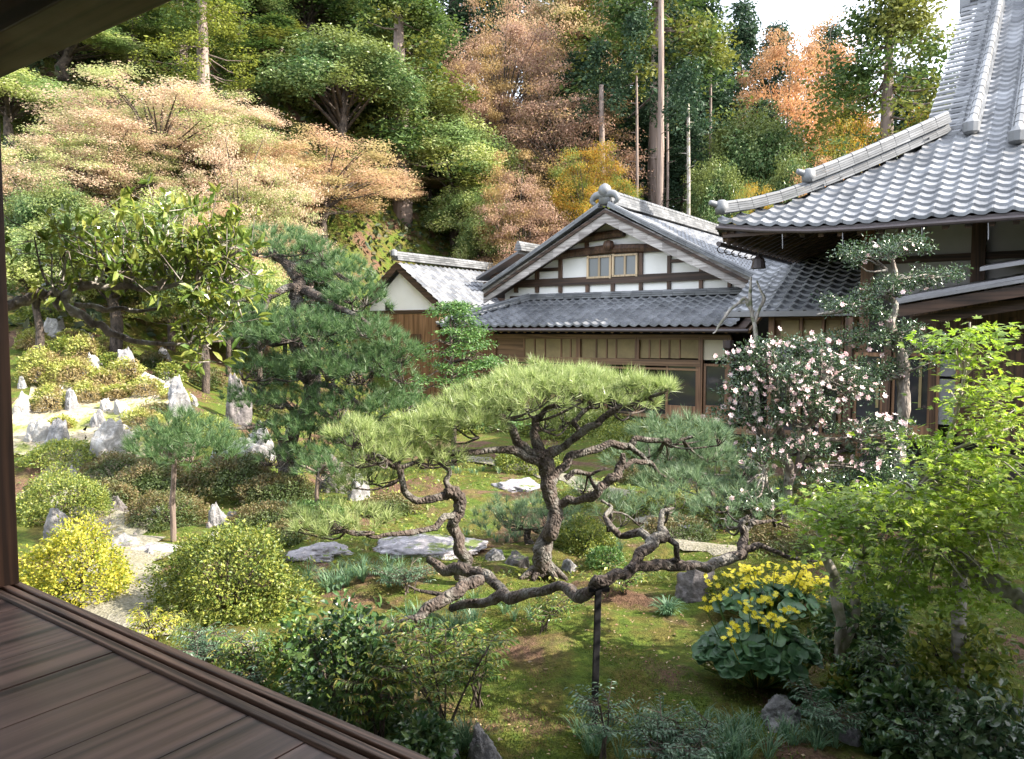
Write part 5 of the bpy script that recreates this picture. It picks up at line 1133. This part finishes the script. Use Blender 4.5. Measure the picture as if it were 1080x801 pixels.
# young stake pines
for px, pyb, pyt, pcx, pcy, w_, h_, n_, lb in ((183, 572, 482, 196, 466, 116, 66, 230, 'young pine with fan shaped crown on a straight thin trunk left of the big pine'), (335, 548, 500, 345, 490, 70, 30, 60, 'small young pine with thin bare trunk right of the big pine foot')):
    g_ = gnd(px, pyb); Y = g_[1]; r_ = pine(lb, g_); tb, nb = MB(), MB()
    limb(tb, [(px, pyb + 3, Y, 4.5), (px - 1, (pyb + pyt) / 2, Y, 4), (px + 1, pyt, Y, 3.5), (px + 4, pyt - 8, Y, 3)]); 
    for k in range(5): a = k * 1.3; limb(tb, [(px + 1, pyt, Y, 3), (px + 18 * math.cos(a), pyt - 8, Y + .1 * math.sin(a), 2), (pcx + 34 * math.cos(a), pcy + 2, Y + .3 * math.sin(a), 1.2)])
    pad(nb, tb, pcx, pcy, Y, w_, h_, .9, (px + 2, pyt - 6, Y), n_, .15, 32, .0065); pad(nb, tb, pcx + 8, pcy + 12, Y - .1, w_ * .8, h_ * .5, .9, (px + 2, pyt - 6, Y), n_ // 3, .14, 28, .0065)
    tb.build('trunk', M['cedarbark'], r_, smooth=True); nb.build('crown', M['needle'], r_)
# loose blue green pine growth in front of the doors
for px, py, Y, w_, h_, n_, base, lb in ((735, 490, 10.6, 150, 60, 230, (752, 545), 'low spreading blue green pine in front of the temple house right door'), (560, 548, 9.6, 120, 44, 130, (560, 572), 'low bluish pine tuft behind the umbrella pine trunk'), (790, 520, 9.8, 110, 50, 120, (800, 552), 'low blue green pine below the stone lantern'), (850, 470, 13.5, 90, 30, 50, (850, 500), 'small dark pine behind the flowering camellia trunk')):
    Yg = gnd(*base); r_ = pine(lb, Yg); tb, nb = MB(), MB(); Y = Yg[1]
    limb(tb, [(base[0], base[1] + 3, Y, 7), (base[0] - 4, (base[1] + py) / 2, Y, 6), (px, py + 8, Y, 4)])
    for sx in (-1, 0, 1): pad(nb, tb, px + sx * w_ * .25, py - 4 * (sx == 0), Y, w_ * .55, h_, .9, (px, py + 8, Y), n_ // 3, .15, 28, .006)
    tb.build('trunk', M['bark'], r_, smooth=True); nb.build('crown', M['needle_blue'], r_)

# ---------------- broad leaved branch reaching in from the left ----------------
YM = 5.9; bx = at(-70, 345, YM); root = empty('evergreen_magnolia', (bx[0], bx[1], float(hgt(bx[0], bx[1]))), 'broad leaved evergreen sending a crooked grey branch past the veranda post at left', 'tree')
tb, lb_ = MB(), MB()
tb.tube([(bx[0], bx[1], float(hgt(bx[0], bx[1])) - .2), (bx[0] + .1, bx[1], 1.2), bx - UZ * .2, at(-60, 250, YM), at(-90, 120, YM)], [.16, .13, .11, .09, .05], 10, .08, 5)
limb(tb, [(-70, 335, YM, 9), (-30, 325, YM, 9), (12, 320, YM, 8.5), (28, 316, YM, 8.5), (42, 310, YM, 8.5), (56, 312, YM, 9), (66, 325, YM, 8)], 5, 12, .15)
limb(tb, [(64, 324, YM, 8), (70, 312, YM, 7.5), (78, 304, YM - .05, 7), (100, 301, YM - .1, 6.5), (120, 303, YM - .1, 5.5), (135, 302, YM - .15, 5), (150, 306, YM - .15, 4), (172, 304, YM - .2, 4), (195, 298, YM - .2, 3.5), (212, 289, YM - .2, 3), (235, 276, YM - .2, 2.5), (255, 262, YM - .2, 1.5)])
limb(tb, [(66, 322, YM, 7.5), (80, 328, YM, 7), (98, 341, YM, 6), (115, 350, YM, 5.5), (130, 357, YM, 5), (151, 362, YM, 4), (172, 363, YM, 3), (202, 364, YM, 2.5), (235, 360, YM, 1.5)])
limb(tb, [(78, 322, YM + .05, 5), (96, 322, YM + .1, 4), (112, 327, YM + .1, 4), (130, 326, YM + .1, 3.5), (150, 328, YM + .1, 3), (172, 324, YM + .1, 2), (195, 320, YM + .1, 1.5)])
tips = [(100, 250), (128, 232), (150, 225), (172, 218), (195, 225), (215, 235), (236, 240), (250, 258), (262, 268), (225, 262), (200, 255), (180, 248), (158, 258), (140, 270), (170, 280), (195, 285), (220, 285), (118, 262), (205, 345), (225, 330), (240, 345), (222, 368), (245, 320), (212, 310), (190, 335), (255, 335), (100, 236), (60, 240), (36, 250), (55, 268), (85, 275), (258, 290), (130, 250), (178, 232), (240, 300)]
st = [(100, 301), (135, 302), (172, 304), (212, 289), (235, 276), (130, 357), (172, 363), (202, 364), (150, 328), (60, 312)]
nodes_, dirs_ = [], []
for tx, ty in tips:
    sx, sy = min(st, key=lambda q: (q[0] - tx) ** 2 + ((q[1] - ty) * .6) ** 2); dY = rng.normal() * .25
    A = at(sx, sy, YM - .1); E = at(tx, ty, YM - .1 + dY); m1 = A * .6 + E * .4 + rng.normal(size=3) * .05; tb.tube([A, m1, E], [.014, .009, .004], 6, .1, 4)
    for t in np.linspace(.35, 1, 5):
        q = (A * (1 - t) + E * t) + rng.normal(size=3) * .05
        for _ in range(2): e = q + rng.normal(size=3) * .10 + UZ * .03; tb.tube([q, e], [.004, .002], 4); nodes_.append(e); dirs_.append(unit(e - q + UZ * .05))
P = np.array(nodes_); Dn = np.array(dirs_); P = np.repeat(P, 5, 0); Dn = np.repeat(Dn, 5, 0); n = len(P)
D = unit(Dn * .7 + rng.normal(size=(n, 3)) * .6); N = unit(UZ + rng.normal(size=(n, 3)) * .5)
broadleaves(lb_, P + rng.normal(size=(n, 3)) * .012, D, N, .08 + .045 * rng.random(n), .036 + .012 * rng.random(n), .12)
tb.build('trunk', M['magbark'], root, smooth=True); lb_.build('leaves', M['magleaf'], root)

# ---------------- small conifer with fan layers ----------------
g_ = gnd(478, 462); Yh = 15.0; gx = np.array([(478 - 540) / F * Yh, Yh, 0]); r_ = empty('fan_leaved_conifer', gx, 'young bright green conifer with feathery tiers in front of the low wing', 'tree')
tb, f = MB(), MB(); top = at(474, 318, Yh); tb.tube([gx - UZ * .1, gx + UZ * 1.3, top], [.06, .05, .01], 8, .05, 4)
n = 95; C = []
for i in range(n):
    t = rng.random() ** .8; z = .7 + (top[2] - .7) * t; rr = 1.4 * (1 - t) ** .7 * (.6 + .4 * rng.random()) + .08; a = rng.random() * 6.28; c = np.array([gx[0] + rr * math.cos(a), gx[1] + rr * math.sin(a), z - rr * .12]); C.append(c)
    tb.tube([(gx[0], gx[1], z - .05), (gx[0] * .5 + c[0] * .5, gx[1] * .5 + c[1] * .5, z + .05), c], [.014, .01, .004], 5)
clumps(f, np.array(C), np.tile([.33, .33, .07], (n, 1)), 120, .05, .9, .25, .45, .3, .1); tb.build('trunk', M['barkdark'], r_, smooth=True); f.build('crown', M['hinoki'], r_)

# ---------------- flowering camellia and cloud pruned camellia ----------------
def cloud_tree(label, base, trunk_limbs, pads, flower, leafmat_='camellia', leaf=.045, bark='magbark', name='camellia_tree', per=1.0):
    g = gnd(*base); r = empty(name, g, label, 'tree'); tb, f, fl = MB(), MB(), MB(); Y0 = g[1]
    for pts in trunk_limbs: limb(tb, [(x, y, Y0 + dy, rr) for x, y, dy, rr in pts])
    for px, py, dy, w_, h_, src in pads:
        Y = Y0 + dy; c = at(px, py, Y); rx, rz = w_ / 2 / F * Y, h_ / 2 / F * Y; ry = rx * .7; k = int(max(5, w_ * h_ / 120)); dd = rdir(k) * (.25 + rng.random((k, 1)) ** .6)
        C = c + dd * [rx * .85, ry, rz * .8]; n = int(w_ * h_ * .43 * per); ci = rng.integers(0, k, n); q = rdir(n) * rng.random((n, 1)) ** .5 * [.17, .17, .12]
        P = C[ci] + q; N = unit(UZ * .8 + q * 3 + rng.normal(size=(n, 3)) * .5); D = unit(q * 6 + rng.normal(size=(n, 3)) * .5)
        broadleaves(f, P, D, N, leaf * (.9 + .5 * rng.random(n)), leaf * .5)
        S = at(src[0], src[1], Y0)
        for e in C[::2]: tb.tube([S, (S + e) / 2 + rng.normal(size=3) * .06, e], [.02, .013, .004], 5, .1, 3)
        m = int(w_ * h_ * flower); ci = rng.integers(0, k, m); q = rdir(m) * [.2, .2, .15]; q[:, 1] -= .05; FP = C[ci] + q
        for p in FP:
            fd = unit(np.array([0, -.7, .5]) + rng.normal(size=3) * .5); kk = 6; a = np.arange(kk) * 6.28 / kk + rng.random(); u = unit(np.cross(fd, [.3, .2, 1])); v_ = np.cross(fd, u)
            dr = np.cos(a)[:, None] * u + np.sin(a)[:, None] * v_ + fd * .3; leafquads(fl, np.tile(p, (kk, 1)), dr, np.tile(fd, (kk, 1)), .045, .036, -.2)
    tb.build('trunk', M[bark], r, smooth=True)
    if pads: f.build('foliage', M[leafmat_], r)
    if flower: fl.build('blossoms', M['petal'], r)
    return r
cloud_tree('pink white flowering camellia with pale twisted stems in front of the corridor', (826, 556), [
    [(826, 560, 0, 9), (828, 535, 0, 8), (832, 505, 0, 7.5), (828, 480, 0, 7), (822, 450, 0, 6), (818, 420, 0, 4), (812, 395, 0, 2)], [(832, 510, 0, 6), (846, 480, 0, 6), (852, 450, 0, 5), (862, 420, 0, 4), (872, 395, 0, 2)], [(828, 490, 0, 5), (808, 465, 0, 4.5), (790, 440, 0, 3.5), (778, 410, 0, 2)], [(848, 478, 0, 5), (870, 465, 0, 4), (895, 462, 0, 2.5)], [(820, 560, 0, 6), (812, 530, 0, 5), (806, 500, 0, 4), (800, 480, 0, 2)]],
    [(785, 378, 0, 56, 34, (815, 410)), (815, 370, 0, 60, 30, (815, 410)), (852, 368, 0, 60, 34, (862, 420)), (790, 408, -.1, 56, 36, (790, 440)), (835, 400, -.2, 76, 36, (830, 440)), (880, 385, .1, 60, 34, (865, 410)), (775, 436, 0, 40, 30, (790, 440)), (812, 440, -.2, 56, 34, (808, 465)), (858, 432, -.2, 70, 36, (852, 450)), (900, 410, 0, 50, 30, (872, 400)), (800, 475, -.2, 60, 26, (806, 490)), (850, 470, -.2, 60, 24, (848, 478)), (905, 448, 0, 60, 22, (895, 462)), (930, 470, .1, 60, 26, (895, 462)), (945, 452, .2, 44, 20, (895, 462)), (915, 490, .1, 60, 22, (850, 490)), (795, 525, -.3, 50, 16, (806, 500)), (870, 500, -.2, 50, 18, (850, 490))], .012)
cloud_tree('tall cloud pruned evergreen with smooth grey trunk and stepped pads in front of the porch', (948, 545), [
    [(947, 550, 0, 11), (949, 500, 0, 10), (950, 450, 0, 9.5), (953, 410, 0, 9), (952, 385, 0, 8.5), (944, 362, 0, 7), (940, 342, 0, 6), (944, 325, 0, 5.5), (936, 310, 0, 5), (945, 292, 0, 4), (940, 272, 0, 3), (935, 260, 0, 2)], [(940, 336, 0, 5), (920, 330, 0, 5), (900, 328, 0, 4), (880, 330, 0, 3), (862, 332, 0, 1.5)], [(944, 296, 0, 4), (960, 294, 0, 3.5), (985, 292, 0, 2)], [(948, 370, 0, 5), (930, 358, 0, 4), (905, 356, 0, 2)], [(950, 375, 0, 5), (965, 365, 0, 4), (980, 358, 0, 2)]],
    [(930, 262, 0, 70, 22, (940, 275)), (962, 258, 0, 60, 20, (940, 275)), (905, 268, 0, 40, 20, (936, 285)), (985, 288, 0, 70, 20, (960, 294)), (955, 296, -.1, 50, 18, (945, 296)), (920, 306, 0, 60, 24, (936, 310)), (885, 322, 0, 70, 22, (900, 328)), (920, 328, -.1, 50, 20, (920, 330)), (935, 352, 0, 90, 22, (940, 355)), (905, 360, 0, 60, 22, (915, 358)), (965, 362, 0, 70, 20, (965, 366)), (890, 395, .1, 70, 26, (940, 400)), (925, 390, 0, 50, 24, (950, 400)), (965, 385, 0, 40, 16, (952, 395))], .002, per=1.25)
cloud_tree('bare pale forked branches of a small dead tree against the pent roof corner', (802, 520), [[(802, 525, 3, 4), (800, 450, 3, 4), (797, 400, 3, 3.5), (796, 350, 3, 3), (791, 315, 3, 3), (792, 292, 3, 1.5)], [(795, 330, 3, 3), (785, 314, 3, 3), (769, 328, 3, 2.5), (758, 345, 3, 2), (752, 352, 3, 1.2)], [(796, 340, 3, 2.5), (806, 316, 3, 2.5), (798, 296, 3, 1.5)], [(790, 318, 3, 2), (774, 322, 3, 1)]], [], 0, bark='barkpale', name='bare_tree')

# ---------------- green maple at the right with pale forked trunk ----------------
YR = 5.6; g_ = gnd(888, 700); YR = g_[1]
r_ = empty('green_maple', g_, 'bright yellow green maple with pale mottled forked trunk at the right foreground', 'tree'); tb, f = MB(), MB()
limb(tb, [(890, 710, YR, 12), (887, 690, YR, 9), (885, 655, YR, 8.5), (880, 620, YR, 8.5), (874, 590, YR, 8), (866, 565, YR, 8), (862, 545, YR, 6), (858, 520, YR, 3)], 5, 12, .08)
limb(tb, [(888, 690, YR, 8), (898, 662, YR, 7.5), (903, 630, YR, 8), (908, 600, YR - .1, 7), (914, 575, YR - .2, 6), (935, 545, YR - .4, 5), (965, 520, YR - .6, 4.5), (995, 480, YR - .8, 4), (1012, 430, YR - .9, 3), (1020, 380, YR - .9, 2), (1023, 340, YR - .9, 1.2)], 5, 12, .08)
limb(tb, [(935, 545, YR - .4, 4), (970, 560, YR - .7, 3.5), (1010, 565, YR - 1, 3), (1050, 560, YR - 1.1, 2)]); limb(tb, [(995, 480, YR - .8, 3), (1030, 465, YR - 1, 2.5), (1070, 450, YR - 1, 1.5)]); limb(tb, [(914, 575, YR - .2, 4), (900, 555, YR - .3, 3), (870, 545, YR - .3, 1.5)])
C, rd = [], []
for px, py, w_, h_, k, sx, sy in ((1022, 345, 34, 26, 5, 1020, 380), (1025, 375, 60, 34, 8, 1015, 400), (1040, 415, 80, 40, 12, 1012, 430), (1060, 455, 80, 50, 14, 1030, 465), (1000, 480, 80, 36, 12, 995, 480), (1055, 500, 90, 50, 16, 1030, 480), (985, 515, 120, 40, 20, 965, 520), (920, 530, 110, 34, 18, 935, 545), (870, 538, 70, 24, 9, 880, 548), (950, 560, 150, 50, 28, 950, 555), (1030, 550, 120, 60, 26, 1010, 565), (905, 580, 90, 40, 14, 910, 590), (980, 600, 130, 50, 22, 970, 565), (1055, 600, 70, 40, 8, 1040, 562), (930, 620, 80, 30, 10, 915, 590), (1020, 630, 90, 26, 8, 1000, 570), (1070, 560, 60, 70, 10, 1050, 560)):
    for _ in range(k):
        x = px + (rng.random() - .5) * w_; y = py + (rng.random() - .5) * h_; Y = YR - .6 - (x - 900) * .003 + rng.normal() * .28; c = at(x, y, Y); C.append(c)
        s_ = at(sx, sy, YR - .6); tb.tube([s_, (s_ + c) / 2 + UZ * .05 + rng.normal(size=3) * .03, c], [.008, .006, .003], 5, 0, 3)
C = np.array(C); per = 26; P = np.repeat(C, per, 0); n = len(P); q = rng.normal(size=(n, 3)) * [.12, .12, .025]; P = P + q
LD = unit(q * [1, 1, .3] + rng.normal(size=(n, 3)) * .04 - UZ * .03); N = unit(UZ * 1.0 + rng.normal(size=(n, 3)) * .42); S_ = unit(np.cross(LD, N)); sz = .028 + .022 * rng.random(n)
for ang, k_ in ((0, 1), (.62, .88), (-.62, .88), (1.25, .6), (-1.25, .6)):
    leafquads(f, P, LD * math.cos(ang) + S_ * math.sin(ang), N, sz * k_ * 1.25, sz * .42, .08)
tb.build('trunk', M['barkpale'], r_, smooth=True); f.build('crown', M['maplelime'], r_)

# ---------------- leopard plants: round leaves and yellow flowers ----------------
def leopard(label, px, pyb, wpx, hpx, nleaf, flowers, Y=None):
    g = gnd(px, pyb) if Y is None else np.array([(px - 540) / F * Y, Y, 0.]); Y = g[1]; w = wpx / F * Y; h = hpx / F * Y
    r = empty('leopard_plant', g + np.array([0, w * .3, 0]), label, 'plant', 'leopard plants'); f, st_, fl = MB(), MB(), MB(); c = g + np.array([0, w * .3, 0])
    for i in range(nleaf):
        a = rng.random() * 6.28; rr = math.sqrt(rng.random()); p = c + np.array([rr * math.cos(a) * w / 2, rr * math.sin(a) * w * .38, h * (.25 + .75 * math.sqrt(max(0, 1 - rr * rr * .9))) * (.75 + .25 * rng.random())])
        R_ = .042 + .035 * rng.random(); N = unit(np.array([math.cos(a) * rr * .6, math.sin(a) * rr * .6 - .25, 1.0]) + rng.normal(size=3) * .22); u = unit(np.cross(N, rng.normal(size=3))); v_ = np.cross(N, u); k = 15
        th = np.linspace(.28, 6.0, k); wob = R_ * (1 + .05 * np.sin(th * 5)); V = [p - N * .012] + [p + u * math.cos(t) * q + v_ * math.sin(t) * q + N * (.014 + .008 * math.sin(t * 3)) for t, q in zip(th, wob)]
        f.add(np.array(V), [(0, j, j + 1) for j in range(1, k)]); st_.tube([c + (p - c) * [.3, .3, 0], p - N * .02 - UZ * .06, p - N * .01], [.004, .004, .003], 4)
    for fx, fy, dY in flowers:
        p = at(fx, fy, Y + dY + w * .3); b = np.array([p[0] * .45 + c[0] * .55, p[1] * .4 + c[1] * .6, 0.05]); st_.tube([b, (b + p) / 2 + [.01, 0, 0], p - UZ * .03], [.006, .005, .004], 5)
        for _ in range(7):
            q = p + rng.normal(size=3) * [.035, .035, .02]; st_.tube([p - UZ * .05, q], [.003, .002], 4); k = 9; a = np.arange(k) * 6.28 / k; fd = unit(np.array([0, -.4, 1]) + rng.normal(size=3) * .4); u = unit(np.cross(fd, [1, .2, .1])); v_ = np.cross(fd, u)
            leafquads(fl, np.tile(q, (k, 1)), np.cos(a)[:, None] * u + np.sin(a)[:, None] * v_, np.tile(fd, (k, 1)), .026, .012, .1)
    f.build('leaves', M['farleaf'], r, smooth=True); st_.build('stalks', M['nandina'], r)
    if flowers: fl.build('flowers', M['yflower'], r)
fr = [(751, 612, 0), (757, 628, 0), (745, 640, -.1), (790, 612, .1), (803, 632, 0), (790, 640, -.1), (815, 628, 0), (812, 648, -.2), (822, 655, -.25), (800, 650, -.1), (778, 662, -.3), (770, 672, -.4), (830, 646, -.1), (817, 660, -.3)]
leopard('leopard plant with round dark leaves and yellow daisies on the bare soil', 812, 738, 132, 72, 230, fr)
leopard('leopard plant mass of yellow daisies behind the round leaved clump', 820, 668, 110, 40, 110, [(770 + rng.random() * 105, 594 + rng.random() * 44, rng.random() * .5) for _ in range(85)])
leopard('small flat leaved clump in front of the pale forked trunk', 872, 756, 60, 14, 26, [], None)

# ---------------- grasses, ferns, nandina and low plants ----------------
def grass(label, px, pyb, wpx, nclump, L, mat, name='grass_tuft', n=26, w_=.006, spread=.7, droop=.5, group='grass tufts'):
    g = gnd(px, pyb); w = wpx / F * g[1]; f = MB(); 
    for _ in range(nclump):
        x, y = g[0] + (rng.random() - .5) * w, g[1] + (rng.random() - .3) * w * .6; blades(f, np.array([x, y, float(hgt(x, y)) - .01]), n, L, w_, spread, droop)
    V = f.build(name, M[mat]); me = V.data; g = g.copy(); co = np.empty(len(me.vertices) * 3, np.float32); me.vertices.foreach_get('co', co); co = co.reshape(-1, 3) - g; me.vertices.foreach_set('co', co.astype(np.float32).ravel()); V.location = Vector(g)
    return tag(V, label, 'grass', group)
grass('striped grass tuft on the moss right of the black prop', 702, 650, 4, 1, .24, 'grassblade', n=130, w_=.011, spread=1.1, droop=.9)
for px, py, w_, k, L, m_, lb in ((340, 545, 60, 16, .22, 'grassgold', 'gold green sword grass by the small young pine'), (300, 540, 46, 10, .2, 'grassblade', 'green sword grass left of the gold grass'), (370, 508, 60, 12, .25, 'grassgold', 'sunlit grass under the twisted pine tufts'),
    (400, 615, 90, 16, .22, 'grassblade', 'bluish grass left of the twisted pine roots'), (450, 670, 110, 22, .22, 'grassblade', 'bluish grass around the creeping limb'), (345, 620, 80, 14, .25, 'grassblade', 'grass above the dark glossy bush'), (520, 650, 90, 12, .16, 'grassblade', 'short grass under the creeping limb'), (240, 700, 90, 16, .16, 'grassblade', 'low grass below the large round bush'),
    (180, 670, 60, 8, .2, 'grassgold', 'yellow grass close to the veranda rail'), (660, 792, 100, 16, .2, 'grassblade', 'grass at the bottom edge right of the black prop'), (760, 798, 130, 22, .2, 'grassblade', 'grass along the bottom edge centre right'), (880, 790, 90, 12, .16, 'grassblade', 'grass between bottom rocks'), (470, 790, 80, 12, .2, 'grassblade', 'grass beside the ribbed foreground rock'), (520, 570, 60, 8, .15, 'grassblade', 'grass between long slab and main trunk'), (640, 580, 50, 6, .15, 'grassblade', 'grass right of main trunk on the moss'), (500, 500, 60, 8, .15, 'grassblade', 'grass beside the broad flat stone'), (930, 600, 70, 10, .2, 'grassblade', 'grass behind the pale forked trunk')):
    grass(lb, px, py, w_, k, L, m_)
def nandina(label, px, pyb, hpx, ns, spreadpx, mat='nandina', L=.06, name='leafy_shrub'):
    g = gnd(px, pyb); Y = g[1]; r = empty(name, g, label, 'plant', 'slender leafy plants'); st_, f = MB(), MB(); h = hpx / F * Y; sp = spreadpx / F * Y
    for i in range(ns):
        a = rng.random() * 6.28; e = g + np.array([math.cos(a) * sp / 2 * rng.random() ** .5, math.sin(a) * sp * .35, h * (.6 + .4 * rng.random())]); m1 = (g * .6 + e * .4) + [0, 0, .05]
        st_.tube([g + rng.normal(size=3) * [.03, .03, 0], m1, e], [.008, .006, .003], 5, 0, 4)
        for t in (.55, .7, .85, 1.0):
            q = g * (1 - t) + e * t
            for _ in range(3):
                aa = rng.random() * 6.28; d = unit(np.array([math.cos(aa), math.sin(aa), .35])); l = .16 * (.7 + .6 * rng.random()); e2 = q + d * l; st_.tube([q, e2], [.003, .0015], 4)
                k = 9; tt = np.linspace(.35, 1.05, k); P = q + d * (l * tt)[:, None]; sd_ = np.cross(d, UZ) * np.where(np.arange(k) % 2, 1, -1)[:, None]; D = unit(d * .6 + sd_ * .8 - UZ * .35 + rng.normal(size=(k, 3)) * .15)
                broadleaves(f, P, D, unit(UZ + rng.normal(size=(k, 3)) * .3), L * (.8 + .4 * rng.random(k)), L * .3, .25)
    st_.build('stems', M['barkdark'], r); f.build('leaves', M[mat], r)
nandina('airy bamboo like shrub on thin stems left of the black prop', 470, 778, 135, 9, 120)
nandina('taller feathery shrub leaning over the moss beside the creeping limb', 505, 745, 95, 6, 110)
nandina('slender green shrub in front of the dark glossy bush', 400, 790, 120, 7, 80)
nandina('upright bluish sprig at the bottom edge right of the prop', 640, 806, 76, 3, 20, 'fernleaf', .045)
nandina('leafy plant at the bottom edge below the ribbed rock', 700, 812, 60, 6, 90, 'fernleaf', .045)
nandina('leafy plant at bottom centre right', 730, 812, 50, 5, 70, 'fernleaf', .045)
nandina('broad leaved dark plant right of the pale trunk', 915, 745, 66, 6, 70, 'darkleaf', .08)
nandina('feathery fern like plant at bottom right', 960, 800, 60, 7, 80, 'fernleaf', .05)
nandina('fern like plant in the right bottom corner', 1010, 806, 70, 7, 90, 'fernleaf', .05)
nandina('leafless little bush with thin brown leaves beside the gravel path', 106, 588, 48, 7, 50, 'azalea_brown', .03)
nandina('light green leafy plant below the large round bush', 275, 722, 60, 7, 70, 'nandina', .05)
nandina('small fern beside the low pale stone', 228, 700, 34, 6, 50, 'fernleaf', .04)
nandina('fern between long slab and creeping limb', 430, 628, 30, 6, 60, 'fernleaf', .045)
nandina('leafy plant on the brown soil near the front rock', 870, 775, 40, 6, 60, 'fernleaf', .045)
nandina('leafy sprig close to the veranda rail', 165, 690, 50, 4, 36, 'yellowbush', .05)
nandina('low leafy plant under the veranda rail', 210, 712, 44, 6, 70, 'fernleaf', .04)
nandina('low leafy plant near the dark glossy bush', 255, 735, 40, 6, 70, 'fernleaf', .04)
nandina('small leafy plant on the moss under the creeping limb', 570, 668, 40, 5, 60, 'nandina', .045)
nandina('small leafy plant right of the black prop on the moss', 655, 628, 26, 5, 50, 'nandina', .045)

# ---------------- stone lantern, rail, flowers ----------------
g_ = gnd(790, 536); r_ = empty('stone_lantern', g_, 'small weathered stone lantern under the flowering camellia', 'lantern'); Y = g_[1]; k = Y / F
for nm, prof in (('base', [(17 * k, 0), (17 * k, 6 * k), (9 * k, 9 * k)]), ('shaft', [(8 * k, 9 * k), (7.5 * k, 26 * k)]), ('platform', [(10 * k, 26 * k), (15 * k, 30 * k), (14 * k, 33 * k)]), ('fire_box', [(8.5 * k, 33 * k), (8.5 * k, 45 * k)]), ('cap', [(20 * k, 45 * k), (19 * k, 48 * k), (8 * k, 55 * k), (3 * k, 57 * k), (4 * k, 62 * k), (.5 * k, 65 * k)])):
    s = MB(); s.lathe(g_, prof, 6 if nm != 'shaft' else 12); s.build(nm, M['darkstone'], r_, bevel=.006)
r_ = empty('wooden_rail', at(1045, 640, 5.0) * [1, 1, 0], 'weathered grey plank rail on rough posts under the maple at the right edge', 'rail')
s = MB(); s.bar(at(1012, 592, 5.3), at(1100, 648, 4.5), .035, .14); s.build('plank', M['wood_grey'], r_, bevel=.008)
for px, Y, y0 in ((1012, 5.35, 600), (1092, 4.6, 640)):
    t_ = at(px, y0, Y); s = MB(); s.tube([(t_[0], t_[1], -.1), (t_[0] + .01, t_[1], t_[2] * .5), t_], [.055, .05, .048], 9, .1, 3); s.build('post', M['wood_grey'], r_, smooth=True)
def scatter(n, xr, yr, mat, name, label, cat, L, W_, lift=.01, stand=.2, mask=None):
    X = rng.uniform(*xr, n); Y = rng.uniform(*yr, n)
    if mask is not None: ok = mask(X, Y); X, Y = X[ok], Y[ok]
    P = np.stack([X, Y, hgt(X, Y) + lift], 1); m_ = len(P); D = unit(rng.normal(size=(m_, 3)) * [1, 1, .2] + UZ * stand); N = unit(UZ + rng.normal(size=(m_, 3)) * .3); f = MB()
    leafquads(f, P, D, N, L * (.6 + .8 * rng.random(m_)), W_ * (.6 + .8 * rng.random(m_))); tag(f.build(name, M[mat]), label, cat, kind='stuff')
vis = lambda X, Y: (np.abs(X) < Y * .75) & (.578 * X + .816 * Y > 2.1)
scatter(170000, (-5, 7), (2.6, 9), 'mosstuft', 'moss_tips', 'short moss tips covering the ground', 'moss', .02, .008, .004, 1.4, lambda X, Y: vis(X, Y) & (vnoise(np.stack([X * 1.3, Y * 1.3, X * 0], 1)) > .42))
scatter(10000, (-6, 8), (2.6, 14), 'litter', 'fallen_leaves', 'small fallen leaves and twigs scattered on the moss', 'leaf litter', .03, .016, .008, .05, vis)
scatter(26000, (-9, 9), (8, 19), 'azalea_green', 'ground_plants', 'low green ground cover between stones and shrubs', 'ground cover', .06, .03, .03, .6, lambda X, Y: vis(X, Y) & (vnoise(np.stack([X * .9 + 7, Y * .9, X * 0], 1)) > .5))
